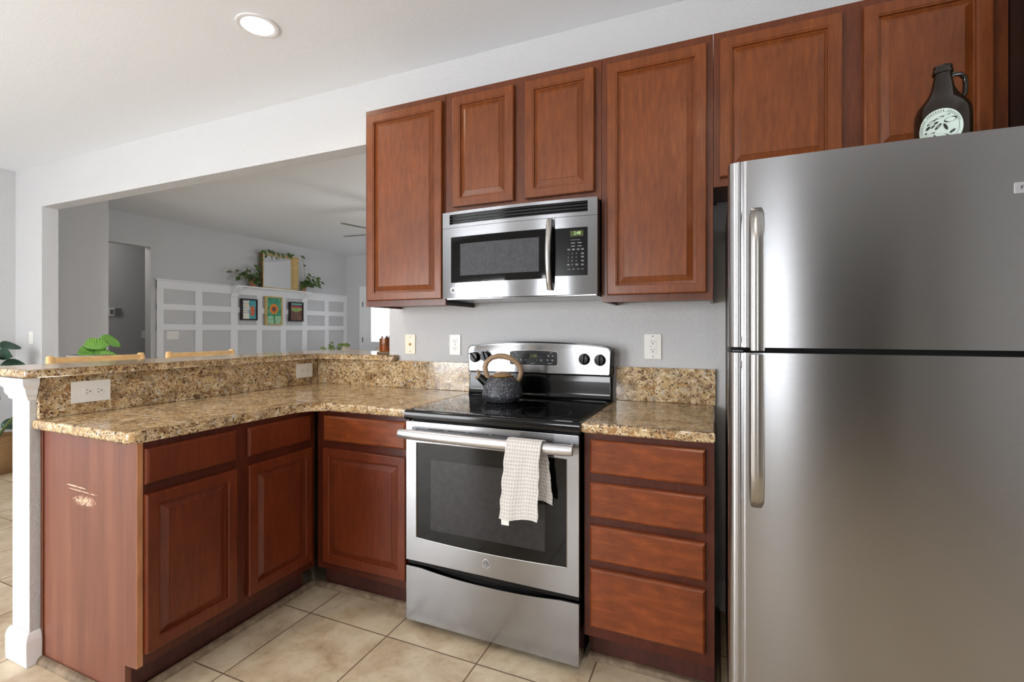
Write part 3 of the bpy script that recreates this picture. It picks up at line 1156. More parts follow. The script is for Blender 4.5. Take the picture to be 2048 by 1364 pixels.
# ------------------------------------------------------------------ RANGE
def badge(parent, place, r, name='badge'):
    """round monogram badge: ring, dark field, curling script strokes"""
    bm = B()
    n = 28

    def ringpts(rad, d):
        return [bm.verts.new(place(rad * math.cos(2 * PI * i / n), rad * math.sin(2 * PI * i / n), d)) for i in range(n)]
    a, b, c, d = ringpts(r, 0), ringpts(r, 0.0016), ringpts(r * 0.86, 0.0016), ringpts(r * 0.86, 0.0008)
    for p, q in ((a, b), (b, c), (c, d)):
        for i in range(n):
            bm.faces.new((p[i], p[(i + 1) % n], q[(i + 1) % n], q[i]))
    o = mesh(name, bm, 'chrome', parent)
    bm = B()
    bm.faces.new([bm.verts.new(place(r * 0.87 * math.cos(2 * PI * i / n), r * 0.87 * math.sin(2 * PI * i / n), 0.0009)) for i in range(n)])
    mesh('badge_field', bm, 'mark_grey', o)
    bm = B()
    g = [place(r * x, r * z, 0.0016) for x, z in ((-0.05, 0.42), (-0.3, 0.46), (-0.48, 0.22), (-0.42, -0.08), (-0.2, -0.12), (-0.06, 0.08), (-0.12, -0.35), (-0.36, -0.42), (-0.5, -0.25))]
    tube(bm, g, r * 0.06, 6)
    e = [place(r * x, r * z, 0.0016) for x, z in ((0.46, 0.34), (0.28, 0.48), (0.1, 0.3), (0.26, 0.08), (0.1, -0.1), (0.12, -0.38), (0.36, -0.44), (0.52, -0.22))]
    tube(bm, e, r * 0.06, 6)
    for k in range(4):
        aa = R(45 + 90 * k)
        tube(bm, [place(r * 0.62 * math.cos(aa - 0.35), r * 0.62 * math.sin(aa - 0.35), 0.0016), place(r * 0.74 * math.cos(aa), r * 0.74 * math.sin(aa), 0.0016), place(r * 0.62 * math.cos(aa + 0.35), r * 0.62 * math.sin(aa + 0.35), 0.0016)], r * 0.045, 5)
    mesh('badge_script', bm, 'chrome', o)
    return o


def make_range():
    t = thing('range', 'stainless steel and black electric range with a smooth glass cooktop', 'stove', (0.0, 0, 0))
    x0, x1 = 0.012, 0.764
    # body
    pbox('body', 'black_enamel', t, (x0 + 0.004, x1 - 0.004, -0.62, -0.03, 0.03, 0.884), bev=0.002)
    for sx in (x0 + 0.05, x1 - 0.05):
        for sy in (-0.58, -0.08):
            bm = B()
            lathe(bm, [(0.015, 0.001), (0.015, 0.03)], 12, (sx, sy, 0))
            mesh('levelling_foot', bm, 'black_plastic', t)
    # cooktop
    bm = B()
    fy = -0.662
    prof = [(-0.085, 0.886), (-0.628, 0.886), (-0.652, 0.872), (fy + 0.004, 0.874), (fy, 0.882), (fy, 0.903), (fy + 0.004, 0.910), (fy + 0.012, 0.9135), (-0.05, 0.9135), (-0.05, 0.886)]
    prism(bm, prof, x0 - 0.003, x1 + 0.003, axis='x', bev=0.002, seg=2)
    ck = mesh('cooktop', bm, 'black_enamel', t)
    bm = B()
    prism(bm, rring(x0 + 0.012, x1 - 0.012, -0.640, -0.105, 0.02), 0.9137, 0.9168, bev=0.0012, seg=2)
    mesh('cooking_glass', bm, 'ceramic_glass', ck)
    for cx, cy, r in ((0.20, -0.50, 0.10), (0.57, -0.50, 0.115), (0.20, -0.23, 0.075), (0.57, -0.24, 0.075)):
        for rad in (r,):
            bm = B()
            n = 48
            a = [bm.verts.new((cx + rad * math.cos(2 * PI * i / n), cy + rad * math.sin(2 * PI * i / n), 0.91705)) for i in range(n)]
            b = [bm.verts.new((cx + (rad - 0.0016) * math.cos(2 * PI * i / n), cy + (rad - 0.0016) * math.sin(2 * PI * i / n), 0.91705)) for i in range(n)]
            for i in range(n):
                bm.faces.new((a[i], a[(i + 1) % n], b[(i + 1) % n], b[i]))
            mesh('burner_ring', bm, 'mark_dark', ck)
    # backguard riser
    bm = B()
    prism(bm, [(-0.03, 0.9137), (-0.098, 0.9137), (-0.100, 0.925), (-0.088, 0.945), (-0.086, 1.00), (-0.080, 1.035), (-0.03, 1.035)], x0 + 0.003, x1 - 0.003, axis='x', bev=0.004)
    bg = mesh('backguard', bm, 'black_enamel', t)
    # control panel shell (black arched housing) and steel face
    top = lambda x: 1.168 + 0.024 * (1 - ((x - 0.388) / 0.376) ** 2)

    def arch(xa, xb, z0, inset, n=20, r=0.02):
        pts = [(xa + 0.004, z0), (xb - 0.004, z0), (xb, z0 + 0.006)]
        zr = top(xb) - inset
        pts += [(xb + 0.003, zr - 0.016), (xb - 0.003, zr - 0.006)]
        for i in range(n + 1):
            x = xb - 0.012 + (xa - xb + 0.024) * i / n
            pts.append((x, top(x) - inset))
        pts += [(xa + 0.003, zr - 0.006), (xa - 0.003, zr - 0.016), (xa, z0 + 0.006)]
        return pts
    bm = B()
    prism(bm, arch(x0 - 0.001, x1 + 0.001, 1.030, 0.0), -0.094, -0.032, axis='y', bev=0.004)
    sh = mesh('panel_housing', bm, 'black_enamel', t)
    bm = B()
    prism(bm, arch(x0 + 0.006, x1 - 0.006, 1.037, 0.007), -0.0975, -0.0945, axis='y', bev=0.001)
    cp = mesh('control_panel', bm, 'stainless', t)
    # black touch panel with chrome rim
    def tp(inset, ya, yb, mat, nm, par):
        bm = B()
        a, b, z0, z1, r = 0.250 + inset, 0.506 - inset, 1.073 + inset, 1.145 - inset, 0.010
        pts = []
        for cx, cz, a0 in ((b - r, z0 + r, -90), (b - r, z1 - r, 0)):
            for i in range(5):
                an = R(a0 + 90 * i / 4)
                pts.append((cx + r * math.cos(an), cz + r * math.sin(an)))
        for i in range(1, 10):
            x = b - r + (a - b + 2 * r) * i / 10
            pts.append((x, z1 + 0.005 * (1 - ((x - 0.378) / 0.118) ** 2)))
        for cx, cz, a0 in ((a + r, z1 - r, 90), (a + r, z0 + r, 180)):
            for i in range(5):
                an = R(a0 + 90 * i / 4)
                pts.append((cx + r * math.cos(an), cz + r * math.sin(an)))
        prism(bm, pts, ya, yb, axis='y')
        return mesh(nm, bm, mat, par)
    tp(0, -0.0995, -0.0977, 'chrome', 'touch_panel_rim', cp)
    tp(0.0022, -0.1005, -0.0996, 'black_plastic', 'touch_panel', cp)
    Y = -0.1007
    bm = B()
    text_bm(bm, '2:48', 0.022, lambda u, v: (0.380 + u, Y, 1.121 + v))
    mesh('display', bm, 'display_dim', cp)
    bm = B()

    def dash(x, z, w_, h=0.0016):
        vs = [bm.verts.new(p) for p in ((x - w_ / 2, Y, z - h / 2), (x + w_ / 2, Y, z - h / 2), (x + w_ / 2, Y, z + h / 2), (x - w_ / 2, Y, z + h / 2))]
        bm.faces.new(vs)
    for x, z, w_ in ((0.284, 1.136, 0.012), (0.268, 1.123, 0.008), (0.293, 1.123, 0.012), (0.266, 1.103, 0.008), (0.289, 1.104, 0.012), (0.289, 1.100, 0.006),
                     (0.314, 1.102, 0.010), (0.314, 1.098, 0.010), (0.352, 1.091, 0.002), (0.376, 1.084, 0.024), (0.338, 1.100, 0.006), (0.398, 1.100, 0.003), (0.421, 1.102, 0.010), (0.421, 1.098, 0.008),
                     (0.472, 1.137, 0.014), (0.459, 1.124, 0.011), (0.459, 1.120, 0.009), (0.481, 1.124, 0.006), (0.481, 1.1205, 0.009), (0.455, 1.103, 0.010), (0.455, 1.099, 0.008), (0.479, 1.103, 0.012), (0.479, 1.098, 0.010), (0.467, 1.085, 0.026)):
        dash(x, z, w_)
    dash(0.338, 1.100, 0.0016, 0.006)
    mesh('button_print', bm, 'mark_white', cp)
    bm = B()
    Y2 = -0.0978
    for x, z in ((0.052, 1.145), (0.117, 1.147), (0.645, 1.143), (0.718, 1.139), (0.665, 1.073)):
        n = 10
        bm.faces.new([bm.verts.new((x + 0.0022 * math.cos(2 * PI * i / n), Y2, z + 0.0022 * math.sin(2 * PI * i / n))) for i in range(n)])
    for x, z in ((0.637, 1.068), (0.705, 1.066), (0.12, 1.078)):
        bm.faces.new([bm.verts.new(p) for p in ((x - 0.008, Y2, z - 0.001), (x + 0.008, Y2, z - 0.001), (x + 0.008, Y2, z + 0.001), (x - 0.008, Y2, z + 0.001))])
    mesh('panel_print', bm, 'mark_dark', cp)
    for x, z, tilt in ((0.054, 1.108, 40), (0.117, 1.112, 20), (0.638, 1.110, -6), (0.713, 1.107, -4)):
        bm = B()
        lathe(bm, [(0.027, 0.0), (0.027, 0.006), (0.024, 0.010), (0.0235, 0.020), (0.021, 0.024), (0.0, 0.0245)], 28)
        box(bm, -0.005, 0.005, -0.0235, 0.0285, 0.010, 0.033, bev=0.002)
        bmesh.ops.rotate(bm, verts=bm.verts[:], cent=(0, 0, 0), matrix=Matrix.Rotation(R(tilt), 3, 'Z'))
        bmesh.ops.rotate(bm, verts=bm.verts[:], cent=(0, 0, 0), matrix=Matrix.Rotation(R(90), 3, 'X'))
        k = mesh('knob', bm, 'black_plastic', t)
        k.location = (x, -0.0978, z)
    # oven door
    fy = -0.655

    def curve_y(x):  # gentle bow of the door
        return 0.0
    dz0, dz1 = 0.282, 0.866
    bm = B()
    g = (0.066, 0.716, 0.385, 0.778)
    dx0, dx1 = x0 + 0.003, x1 - 0.003
    # slightly bowed lower window edge
    box(bm, dx0, dx1, fy + 0.004, -0.622, dz0, dz1 - 0.0, bev=0.003)
    door = mesh('oven_door', bm, 'stainless', t)
    # steel skin pieces around window to give a recess
    bm = B()
    n = 16
    outer = [(dx0 + (dx1 - dx0) * i / n, dz0 + 0.0) for i in range(n + 1)]
    lowz = lambda x: 0.383 - 0.010 * (1 - ((x - 0.39) / 0.33) ** 2)
    upz = lambda x: 0.779 + 0.004 * (1 - ((x - 0.39) / 0.33) ** 2)
    xs = [dx0] + [g[0] + (g[1] - g[0]) * i / n for i in range(n + 1)] + [dx1]

    def col(xa, xb, za0, za1, zb0, zb1):
        vs = [bm.verts.new(p) for p in ((xa, fy, za0), (xb, fy, zb0), (xb, fy, zb1), (xa, fy, za1))]
        wv = [bm.verts.new((v.co.x, fy + 0.0039, v.co.z)) for v in vs]
        bm.faces.new(vs)
        for i in range(4):
            bm.faces.new((vs[i], vs[(i + 1) % 4], wv[(i + 1) % 4], wv[i]))
    col(dx0, g[0], dz0 + 0.002, dz1 - 0.002, dz0 + 0.002, dz1 - 0.002)
    col(g[1], dx1, dz0 + 0.002, dz1 - 0.002, dz0 + 0.002, dz1 - 0.002)
    for a, b in zip(xs[1:-1], xs[2:-1]):
        col(a, b, dz0 + 0.002, lowz(a), dz0 + 0.002, lowz(b))
        col(a, b, upz(a), dz1 - 0.002, upz(b), dz1 - 0.002)
    bmesh.ops.remove_doubles(bm, verts=bm.verts[:], dist=0.00005)
    # delete interior duplicate faces
    mesh('door_skin', bm, 'stainless', door)
    bm = B()
    edge = [(x, lowz(x)) for x in xs[1:-1]] + [(x, upz(x)) for x in xs[1:-1][::-1]]
    tube(bm, [(x, fy - 0.0004, z) for x, z in edge + edge[:1]], 0.0022, 6, cap=False)
    mesh('window_rim', bm, 'stainless_bright', door)
    bm = B()
    prism(bm, [(x, lowz(x) + 0.001) for x in xs[1:-1]] + [(x, upz(x) - 0.001) for x in xs[1:-1][::-1]], fy + 0.0008, fy + 0.003, axis='y')
    mesh('window_glass', bm, 'oven_glass', door)
    pbox('inner_window', 'oven_glass_inner', door, (0.135, 0.632, fy + 0.0003, fy + 0.0007, 0.425, 0.715))
    # vent slots above handle
    bm = B()
    for a, b in ((0.215, 0.298), (0.312, 0.400), (0.414, 0.50), (0.125, 0.20), (0.515, 0.60)):
        box(bm, a, b, fy - 0.0003, fy + 0.0005, 0.838, 0.8415)
    mesh('vent_slots', bm, 'slot_black', door)
    # handle
    hz, hy = 0.823, -0.705
    bm = B()
    pts = []
    for i in range(25):
        x = 0.016 + 0.736 * i / 24
        q = (x - 0.388) / 0.38
        pts.append((x, hy - 0.010 * (1 - q * q), hz))
    rads = [0.0155] + [0.0178] * 23 + [0.0155]
    tube(bm, pts, rads, 20, flat=1.15)
    h = mesh('handle', bm, 'handle_silver', door)
    for x in (0.040, 0.730):
        bm = B()
        tube(bm, [(x, fy - 0.0005, hz - 0.002), (x, hy, hz)], 0.010, 12)
        mesh('handle_bracket', bm, 'chrome', h)
    badge(door, lambda u, v, d: (0.390 + u, fy - d, 0.334 + v), 0.0175)
    # storage drawer with scooped top edge
    bm = B()
    n = 24
    topz = lambda x: 0.258 - 0.0 - 0.016 * max(0.0, 1 - abs((x - 0.388) / 0.30) ** 2.2)
    pts = [(dx0, 0.032), (dx1, 0.032), (dx1, 0.256)] + [(dx1 - (dx1 - dx0) * i / n, topz(dx1 - (dx1 - dx0) * i / n)) for i in range(n + 1)] + [(dx0, 0.256)]
    pp = []
    for p in pts:
        if not pp or (abs(pp[-1][0] - p[0]) + abs(pp[-1][1] - p[1])) > 1e-4:
            pp.append(p)
    prism(bm, pp, fy, -0.622, axis='y')
    mesh('storage_drawer', bm, 'stainless', t)
    pbox('kick_panel', 'black_plastic', t, (x0 + 0.006, x1 - 0.006, -0.640, -0.6205, 0.262, 0.278))
    return t


make_range()


# ------------------------------------------------------------------ MICROWAVE
def make_micro():
    t = thing('microwave', 'stainless over-the-range microwave with black keypad, hung above the range', 'microwave', (0, 0, 0))
    x0, x1, z0, z1 = 0.022, 0.7635, 1.398, 1.803
    fy = -0.372
    pbox('body', 'black_plastic', t, (x0 + 0.002, x1 - 0.0, -0.345, -0.0015, z0 + 0.004, z1 - 0.002), bev=0.002)
    pbox('underside', 'stainless', t, (x0 + 0.01, x1 - 0.006, -0.352, -0.03, z0 - 0.006, z0 + 0.0035), bev=0.003)
    xa = x0
    bow = lambda x: -0.020 * (1 - ((x - 0.393) / 0.371) ** 2)

    def skin(bm, holes, xs, za, zb, y):
        pass
    # curved front pieces built as strips that follow the bow
    def strip(bm, a, b, zl, zh, y0, th=0.02, n=20, bev=0.0):
        rows = []
        for i in range(n + 1):
            x = a + (b - a) * i / n
            l = zl(x) if callable(zl) else zl
            h = zh(x) if callable(zh) else zh
            yy = y0 + bow(x)
            rows.append([bm.verts.new((x, yy, l)), bm.verts.new((x, yy, h)), bm.verts.new((x, yy + th, h)), bm.verts.new((x, yy + th, l))])
        for p, q in zip(rows, rows[1:]):
            for k in range(4):
                bm.faces.new((p[k], p[(k + 1) % 4], q[(k + 1) % 4], q[k]))
        bm.faces.new(rows[0])
        bm.faces.new(rows[-1][::-1])
    ZT = 1.7285
    # vent surround (top)
    bm = B()
    strip(bm, xa, x1, 1.790, z1, fy)
    strip(bm, xa, x1, ZT, 1.7445, fy)
    strip(bm, xa, 0.062, 1.7445, 1.790, fy, n=2)
    strip(bm, 0.724, x1, 1.7445, 1.790, fy, n=2)
    v = mesh('vent_surround', bm, 'stainless', t, ang=50)
    bm = B()
    strip(bm, 0.0622, 0.7238, 1.7447, 1.7898, fy + 0.012, th=0.006)
    for k in range(3):
        zz = 1.7555 + k * 0.0135
        strip(bm, 0.0625, 0.7235, zz, zz + 0.0035, fy + 0.002, th=0.010)
    mesh('vent_grille', bm, 'black_enamel', t, ang=50)
    # door (left part) and control fascia (right part)
    dxr = 0.583
    W0, W1, wz0, wz1 = 0.070, 0.560, 1.470, 1.684
    bm = B()
    strip(bm, xa, dxr, wz1, ZT - 0.0015, fy)
    strip(bm, xa, dxr, z0, wz0, fy)
    strip(bm, xa, W0, wz0, wz1, fy, n=2)
    door = mesh('door', bm, 'stainless', t, ang=50)
    bm = B()
    strip(bm, W0 + 0.0003, dxr, wz0 + 0.0003, wz1 - 0.0003, fy + 0.0006, th=0.01)
    gl = mesh('window_glass', bm, 'oven_glass', door, ang=50)
    bm = B()
    strip(bm, 0.122, 0.513, 1.502, 1.650, fy + 0.0001, th=0.0004)
    mesh('inner_window', bm, 'microwave_mesh_glass', door, ang=50)
    badge(door, lambda u, v_, d: (0.082 + u, fy + bow(0.082) - d, 1.436 + v_), 0.0125)
    bm = B()
    strip(bm, dxr + 0.002, x1, 1.680, ZT - 0.0015, fy)
    strip(bm, dxr + 0.002, x1, z0, 1.478, fy)
    strip(bm, 0.724, x1, 1.478, 1.680, fy, n=3)
    cf = mesh('control_fascia', bm, 'stainless', t, ang=50)
    bm = B()
    strip(bm, dxr + 0.0021, 0.7238, 1.4782, 1.6798, fy + 0.0006, th=0.01)
    kp = mesh('keypad', bm, 'black_plastic', t, ang=50)
    # display and keys
    bm = B()
    strip(bm, 0.650, 0.705, 1.643, 1.667, fy + 0.0001, th=0.0004, n=6)
    mesh('display', bm, 'display_back', kp)
    bm = B()
    Yd = lambda x: fy + bow(x) - 0.0002
    text_bm(bm, '2:48', 0.020, lambda u, v_: (0.680 + u, Yd(0.68 + u), 1.656 + v_), sx=0.85)
    mesh('display_digits', bm, 'display_green', kp)
    bm = B()

    def tx(s, x, z, size):
        text_bm(bm, s, size, lambda u, v_: (x + u, Yd(x + u), z + v_))
    for i, s in enumerate('123456789'):
        tx(s, 0.642 + 0.017 * (i % 3), 1.571 - 0.0155 * (i // 3), 0.0078)
    tx('0', 0.659, 1.5245, 0.0078)

    def dash(x, z, w_, h=0.0015):
        n = 3
        for i in range(n):
            a, b = x - w_ / 2 + w_ * i / n + 0.0004, x - w_ / 2 + w_ * (i + 1) / n
            bm.faces.new([bm.verts.new(p) for p in ((a, Yd(a), z - h / 2), (b, Yd(b), z - h / 2), (b, Yd(b), z + h / 2), (a, Yd(a), z + h / 2))])
    for x, z in ((0.662, 1.615), (0.690, 1.615), (0.662, 1.602), (0.690, 1.602)):
        dash(x, z, 0.017, 0.0022)
    for x in (0.644, 0.664, 0.684, 0.702):
        dash(x, 1.590, 0.012)
        dash(x, 1.586, 0.011)
        dash(x, 1.505, 0.011)
    for z in (1.572, 1.558, 1.541, 1.525):
        dash(0.702, z, 0.012)
        dash(0.702, z - 0.004, 0.011)
    dash(0.642, 1.526, 0.011)
    dash(0.642, 1.522, 0.010)
    dash(0.678, 1.526, 0.013)
    dash(0.678, 1.522, 0.010)
    dash(0.672, 1.628, 0.040, 0.0008)
    mesh('key_marks', bm, 'mark_white', kp)
    # handle
    bm = B()
    pts = []
    hx = 0.566
    for i in range(17):
        s_ = i / 16
        z = 1.418 + (1.722 - 1.418) * s_
        pts.append((hx, fy + bow(hx) - 0.012 - 0.030 * math.sin(PI * s_) ** 0.8, z))
    rings = []
    for p in pts:
        rings.append([bm.verts.new((p[0] + a, p[1] + b, p[2])) for a, b in ((-0.013, 0.003), (-0.011, -0.005), (-0.004, -0.008), (0.004, -0.008), (0.011, -0.005), (0.013, 0.003))])
    for a, b in zip(rings, rings[1:]):
        for k in range(6):
            bm.faces.new((a[k], a[(k + 1) % 6], b[(k + 1) % 6], b[k]))
    bm.faces.new(rings[0][::-1])
    bm.faces.new(rings[-1])
    h = mesh('handle', bm, 'stainless_bright', door, ang=60)
    for za, zb in ((1.424, 1.45), (1.69, 1.716)):
        pbox('handle_mount', 'chrome', h, (hx - 0.008, hx + 0.012, fy + bow(hx) - 0.0125, fy + bow(hx) - 0.0005, za, zb), bev=0.002)


make_micro()


# ------------------------------------------------------------------ REFRIGERATOR
def make_fridge():
    t = thing('refrigerator', 'tall brushed stainless top-freezer refrigerator at the right edge', 'refrigerator', (0, 0, 0))
    x0, x1 = 1.248, 2.018
    fy = -0.83
    pbox('cabinet_body', 'dark_gasket', t, (x0 + 0.004, x1 - 0.004, -0.735, -0.05, 0.02, 1.700), bev=0.004)
    pbox('gasket', 'black_rubber', t, (x0 + 0.010, x1 - 0.012, -0.7445, -0.7355, 0.06, 1.69))

    def door(name, z0, z1):
        # plan outline with a ribbed rounded left corner
        pts = [(x1, fy + 0.020), (x1, -0.746), (x0, -0.746), (x0, -0.775)]
        L = []
        for i in range(9):
            a = R(180 + 90 * i / 8)
            L.append((x0 + 0.030 + 0.030 * math.cos(a), fy + 0.026 + 0.026 * math.sin(a)))
        pts += L
        # shallow rib grooves
        pts += [(x0 + 0.033, fy + 0.001), (x0 + 0.036, fy + 0.003), (x0 + 0.040, fy + 0.003), (x0 + 0.043, fy + 0.0005), (x0 + 0.048, fy)]
        for i in range(1, 16):
            x = x0 + 0.048 + (x1 - 0.02 - x0 - 0.048) * i / 16
            pts.append((x, fy - 0.006 * math.sin(PI * i / 16)))
        for i in range(6):
            a = R(-90 + 90 * i / 5)
            pts.append((x1 - 0.02 + 0.02 * math.cos(a), fy + 0.02 + 0.02 * math.sin(a)))
        bm = B()
        prism(bm, pts[::1], z0, z1, bev=0.0015, seg=2)
        return mesh(name, bm, 'fridge_steel', t, ang=30)
    dz = 1.193
    up = door('freezer_door', dz + 0.006, 1.728)
    lo = door('fridge_door', 0.075, dz - 0.009)
    pbox('toe_grille', 'black_plastic', t, (x0 + 0.01, x1 - 0.01, -0.76, -0.736, 0.012, 0.070), bev=0.003)
    pbox('hinge_cover', 'black_plastic', t, (x1 - 0.08, x1 - 0.01, -0.80, -0.70, 1.7285, 1.745), bev=0.003)
    pbox('centre_hinge', 'black_plastic', t, (x1 - 0.07, x1 - 0.005, -0.80, -0.7451, dz - 0.006, dz + 0.003))
    pbox('split_latch', 'mark_grey', t, (x0 + 0.012, x0 + 0.040, -0.805, -0.7451, dz - 0.007, dz - 0.003), bev=0.0005)

    def handle(par, za, zb, bend):
        # flat bar that leaves the door at the outer end and stands clear at the split
        bm = B()
        n = 22
        rings = []
        w_ = 0.0175
        hx = x0 + 0.072
        for i in range(n + 1):
            s_ = i / n
            z = za + (zb - za) * s_
            q = s_ if bend > 0 else 1 - s_
            out = 0.046 * min(1.0, (1 - q) * 5.0) ** 0.5 if q > 0.8 else 0.046
            ww = w_ * (1 if q < 0.975 else 0.8)
            y = fy - out
            rings.append([bm.verts.new((hx + a, y + b, z)) for a, b in ((-ww, 0.006), (-ww, 0.0), (-ww + 0.003, -0.004), (0, -0.0065), (ww - 0.003, -0.004), (ww, 0.0), (ww, 0.006))])
        for a, b in zip(rings, rings[1:]):
            for k in range(7):
                bm.faces.new((a[k], a[(k + 1) % 7], b[(k + 1) % 7], b[k]))
        bm.faces.new(rings[0][::-1])
        bm.faces.new(rings[-1])
        h = mesh('handle', bm, 'stainless_bright', par, ang=50)
        zs = za + 0.03 if bend > 0 else zb - 0.03
        pbox('handle_mount', 'stainless_bright', h, (hx - 0.012, hx + 0.012, fy - 0.042, fy - 0.0015, zs - 0.012, zs + 0.012), bev=0.002)
    handle(up, dz - 0.001, 1.592, 1)
    handle(lo, 0.750, dz - 0.012, -1)
    # name badge
    bm = B()
    prism(bm, rring(1.862, 1.990, 1.570, 1.596, 0.003, 3), fy - 0.0050, fy - 0.0025, axis='y', bev=0.0006)
    b = mesh('name_badge', bm, 'handle_silver', up)
    bm = B()
    text_bm(bm, 'FRIGIDAIRE', 0.0125, lambda u, v: (1.8725 + u, fy - 0.0058, 1.583 + v), sx=1.45, align='LEFT')
    mesh('badge_lettering', bm, 'mark_dark', b)


make_fridge()


# ------------------------------------------------------------------ JUG on the fridge
def make_jug():
    c = (1.808, -0.60, 1.7295)
    t = thing('glass_jug', 'dark brown glass growler jug with a round white printed emblem, on top of the fridge', 'jug', c)
    bm = B()
    prof = [(0.0, 0.0), (0.058, 0.0), (0.0625, 0.005), (0.0635, 0.012), (0.0635, 0.115), (0.0625, 0.135), (0.057, 0.152), (0.046, 0.168), (0.034, 0.186), (0.027, 0.203), (0.0225, 0.225), (0.0195, 0.243), (0.0195, 0.246),
            (0.0235, 0.247), (0.0235, 0.256), (0.021, 0.258), (0.021, 0.262), (0.0215, 0.268), (0.0165, 0.268), (0.0165, 0.250), (0.0, 0.245)]
    lathe(bm, prof, 48, caps=False)
    mesh('bottle', bm, 'brown_glass', t, ang=60)
    bm = B()
    pts = [(0.017, 0, 0.236), (0.030, 0, 0.246), (0.048, 0, 0.247), (0.060, 0, 0.236), (0.0625, 0, 0.215), (0.0605, 0, 0.193), (0.053, 0, 0.176), (0.042, 0, 0.168)]
    tube(bm, pts, [0.007, 0.0065, 0.0065, 0.0065, 0.0065, 0.0065, 0.0065, 0.007], 12)
    a = R(23)
    bmesh.ops.rotate(bm, verts=bm.verts[:], cent=(0, 0, 0), matrix=Matrix.Rotation(R(20), 3, 'Z'))
    mesh('handle', bm, 'brown_glass', t, ang=60)
    # printed emblem wrapped on the cylinder, facing the room
    ang0 = R(-90 - 23)
    r = 0.0637

    def W(u, v, d=0.0):
        th = ang0 + u / r
        return ((r + d) * math.cos(th), (r + d) * math.sin(th), 0.078 + v)
    RD = 0.051
    bm = B()
    n, m = 48, 10
    rings = []
    for j in range(1, m + 1):
        rr = RD * j / m
        rings.append([bm.verts.new(W(rr * math.cos(2 * PI * i / n), rr * math.sin(2 * PI * i / n), 0.0003)) for i in range(n)])
    cv = bm.verts.new(W(0, 0, 0.0003))
    for i in range(n):
        bm.faces.new((cv, rings[0][i], rings[0][(i + 1) % n]))
    for a_, b_ in zip(rings, rings[1:]):
        for i in range(n):
            bm.faces.new((a_[i], a_[(i + 1) % n], b_[(i + 1) % n], b_[i]))
    em = mesh('printed_emblem', bm, 'emblem_white', t)
    bm = B()

    def ring(r0, r1, d=0.0006):
        a_ = [bm.verts.new(W(r0 * math.cos(2 * PI * i / n), r0 * math.sin(2 * PI * i / n), d)) for i in range(n)]
        b_ = [bm.verts.new(W(r1 * math.cos(2 * PI * i / n), r1 * math.sin(2 * PI * i / n), d)) for i in range(n)]
        for i in range(n):
            bm.faces.new((a_[i], a_[(i + 1) % n], b_[(i + 1) % n], b_[i]))
    ring(RD * 0.80, RD * 0.815)
    # short tick-like lettering around the upper rim
    rnd = random.Random(4)
    for k in range(26):
        if k % 9 == 8:
            continue
        th = R(20 + 170 * k / 25)
        for q in range(2):
            u0 = RD * 0.84
            u1 = RD * 0.94
            dt = 0.022 * (q - 0.5) + rnd.uniform(-0.006, 0.006)
            wd = 0.010
            bm.faces.new([bm.verts.new(W(rr * math.cos(th + dt + s * wd), rr * math.sin(th + dt + s * wd), 0.0006)) for rr, s in ((u0, -1), (u0, 1), (u1 - q * RD * 0.03, 1), (u1 - q * RD * 0.03, -1))])

    def blob(pts, d=0.0006):
        bm.faces.new([bm.verts.new(W(x * RD, z * RD, d)) for x, z in pts])

    def oval(cx, cz, rx, rz, rot=0):
        c_, s_ = math.cos(R(rot)), math.sin(R(rot))
        blob([(cx + rx * math.cos(a) * c_ - rz * math.sin(a) * s_, cz + rx * math.cos(a) * s_ + rz * math.sin(a) * c_) for a in [2 * PI * i / 16 for i in range(16)]])
    oval(0.42, 0.34, 0.28, 0.14, 14)
    oval(-0.02, 0.52, 0.20, 0.05, 12)
    oval(-0.38, 0.36, 0.22, 0.07, 28)
    oval(-0.16, 0.28, 0.10, 0.06, 20)
    oval(-0.52, 0.10, 0.13, 0.08, 35)
    oval(-0.30, 0.12, 0.12, 0.05, 40)
    oval(0.20, 0.60, 0.22, 0.04, 8)
    oval(-0.08, 0.06, 0.20, 0.07, 48)
    oval(0.22, -0.02, 0.07, 0.20, 22)
    oval(-0.62, -0.16, 0.06, 0.05)
    oval(-0.45, -0.30, 0.26, 0.07, 20)
    oval(0.05, -0.45, 0.34, 0.09, -12)
    oval(0.50, -0.30, 0.16, 0.06, 40)
    mesh('emblem_lines', bm, 'slot_black', em)


plain('emblem_white', rgb(206, 222, 212), 0.5)
make_jug()


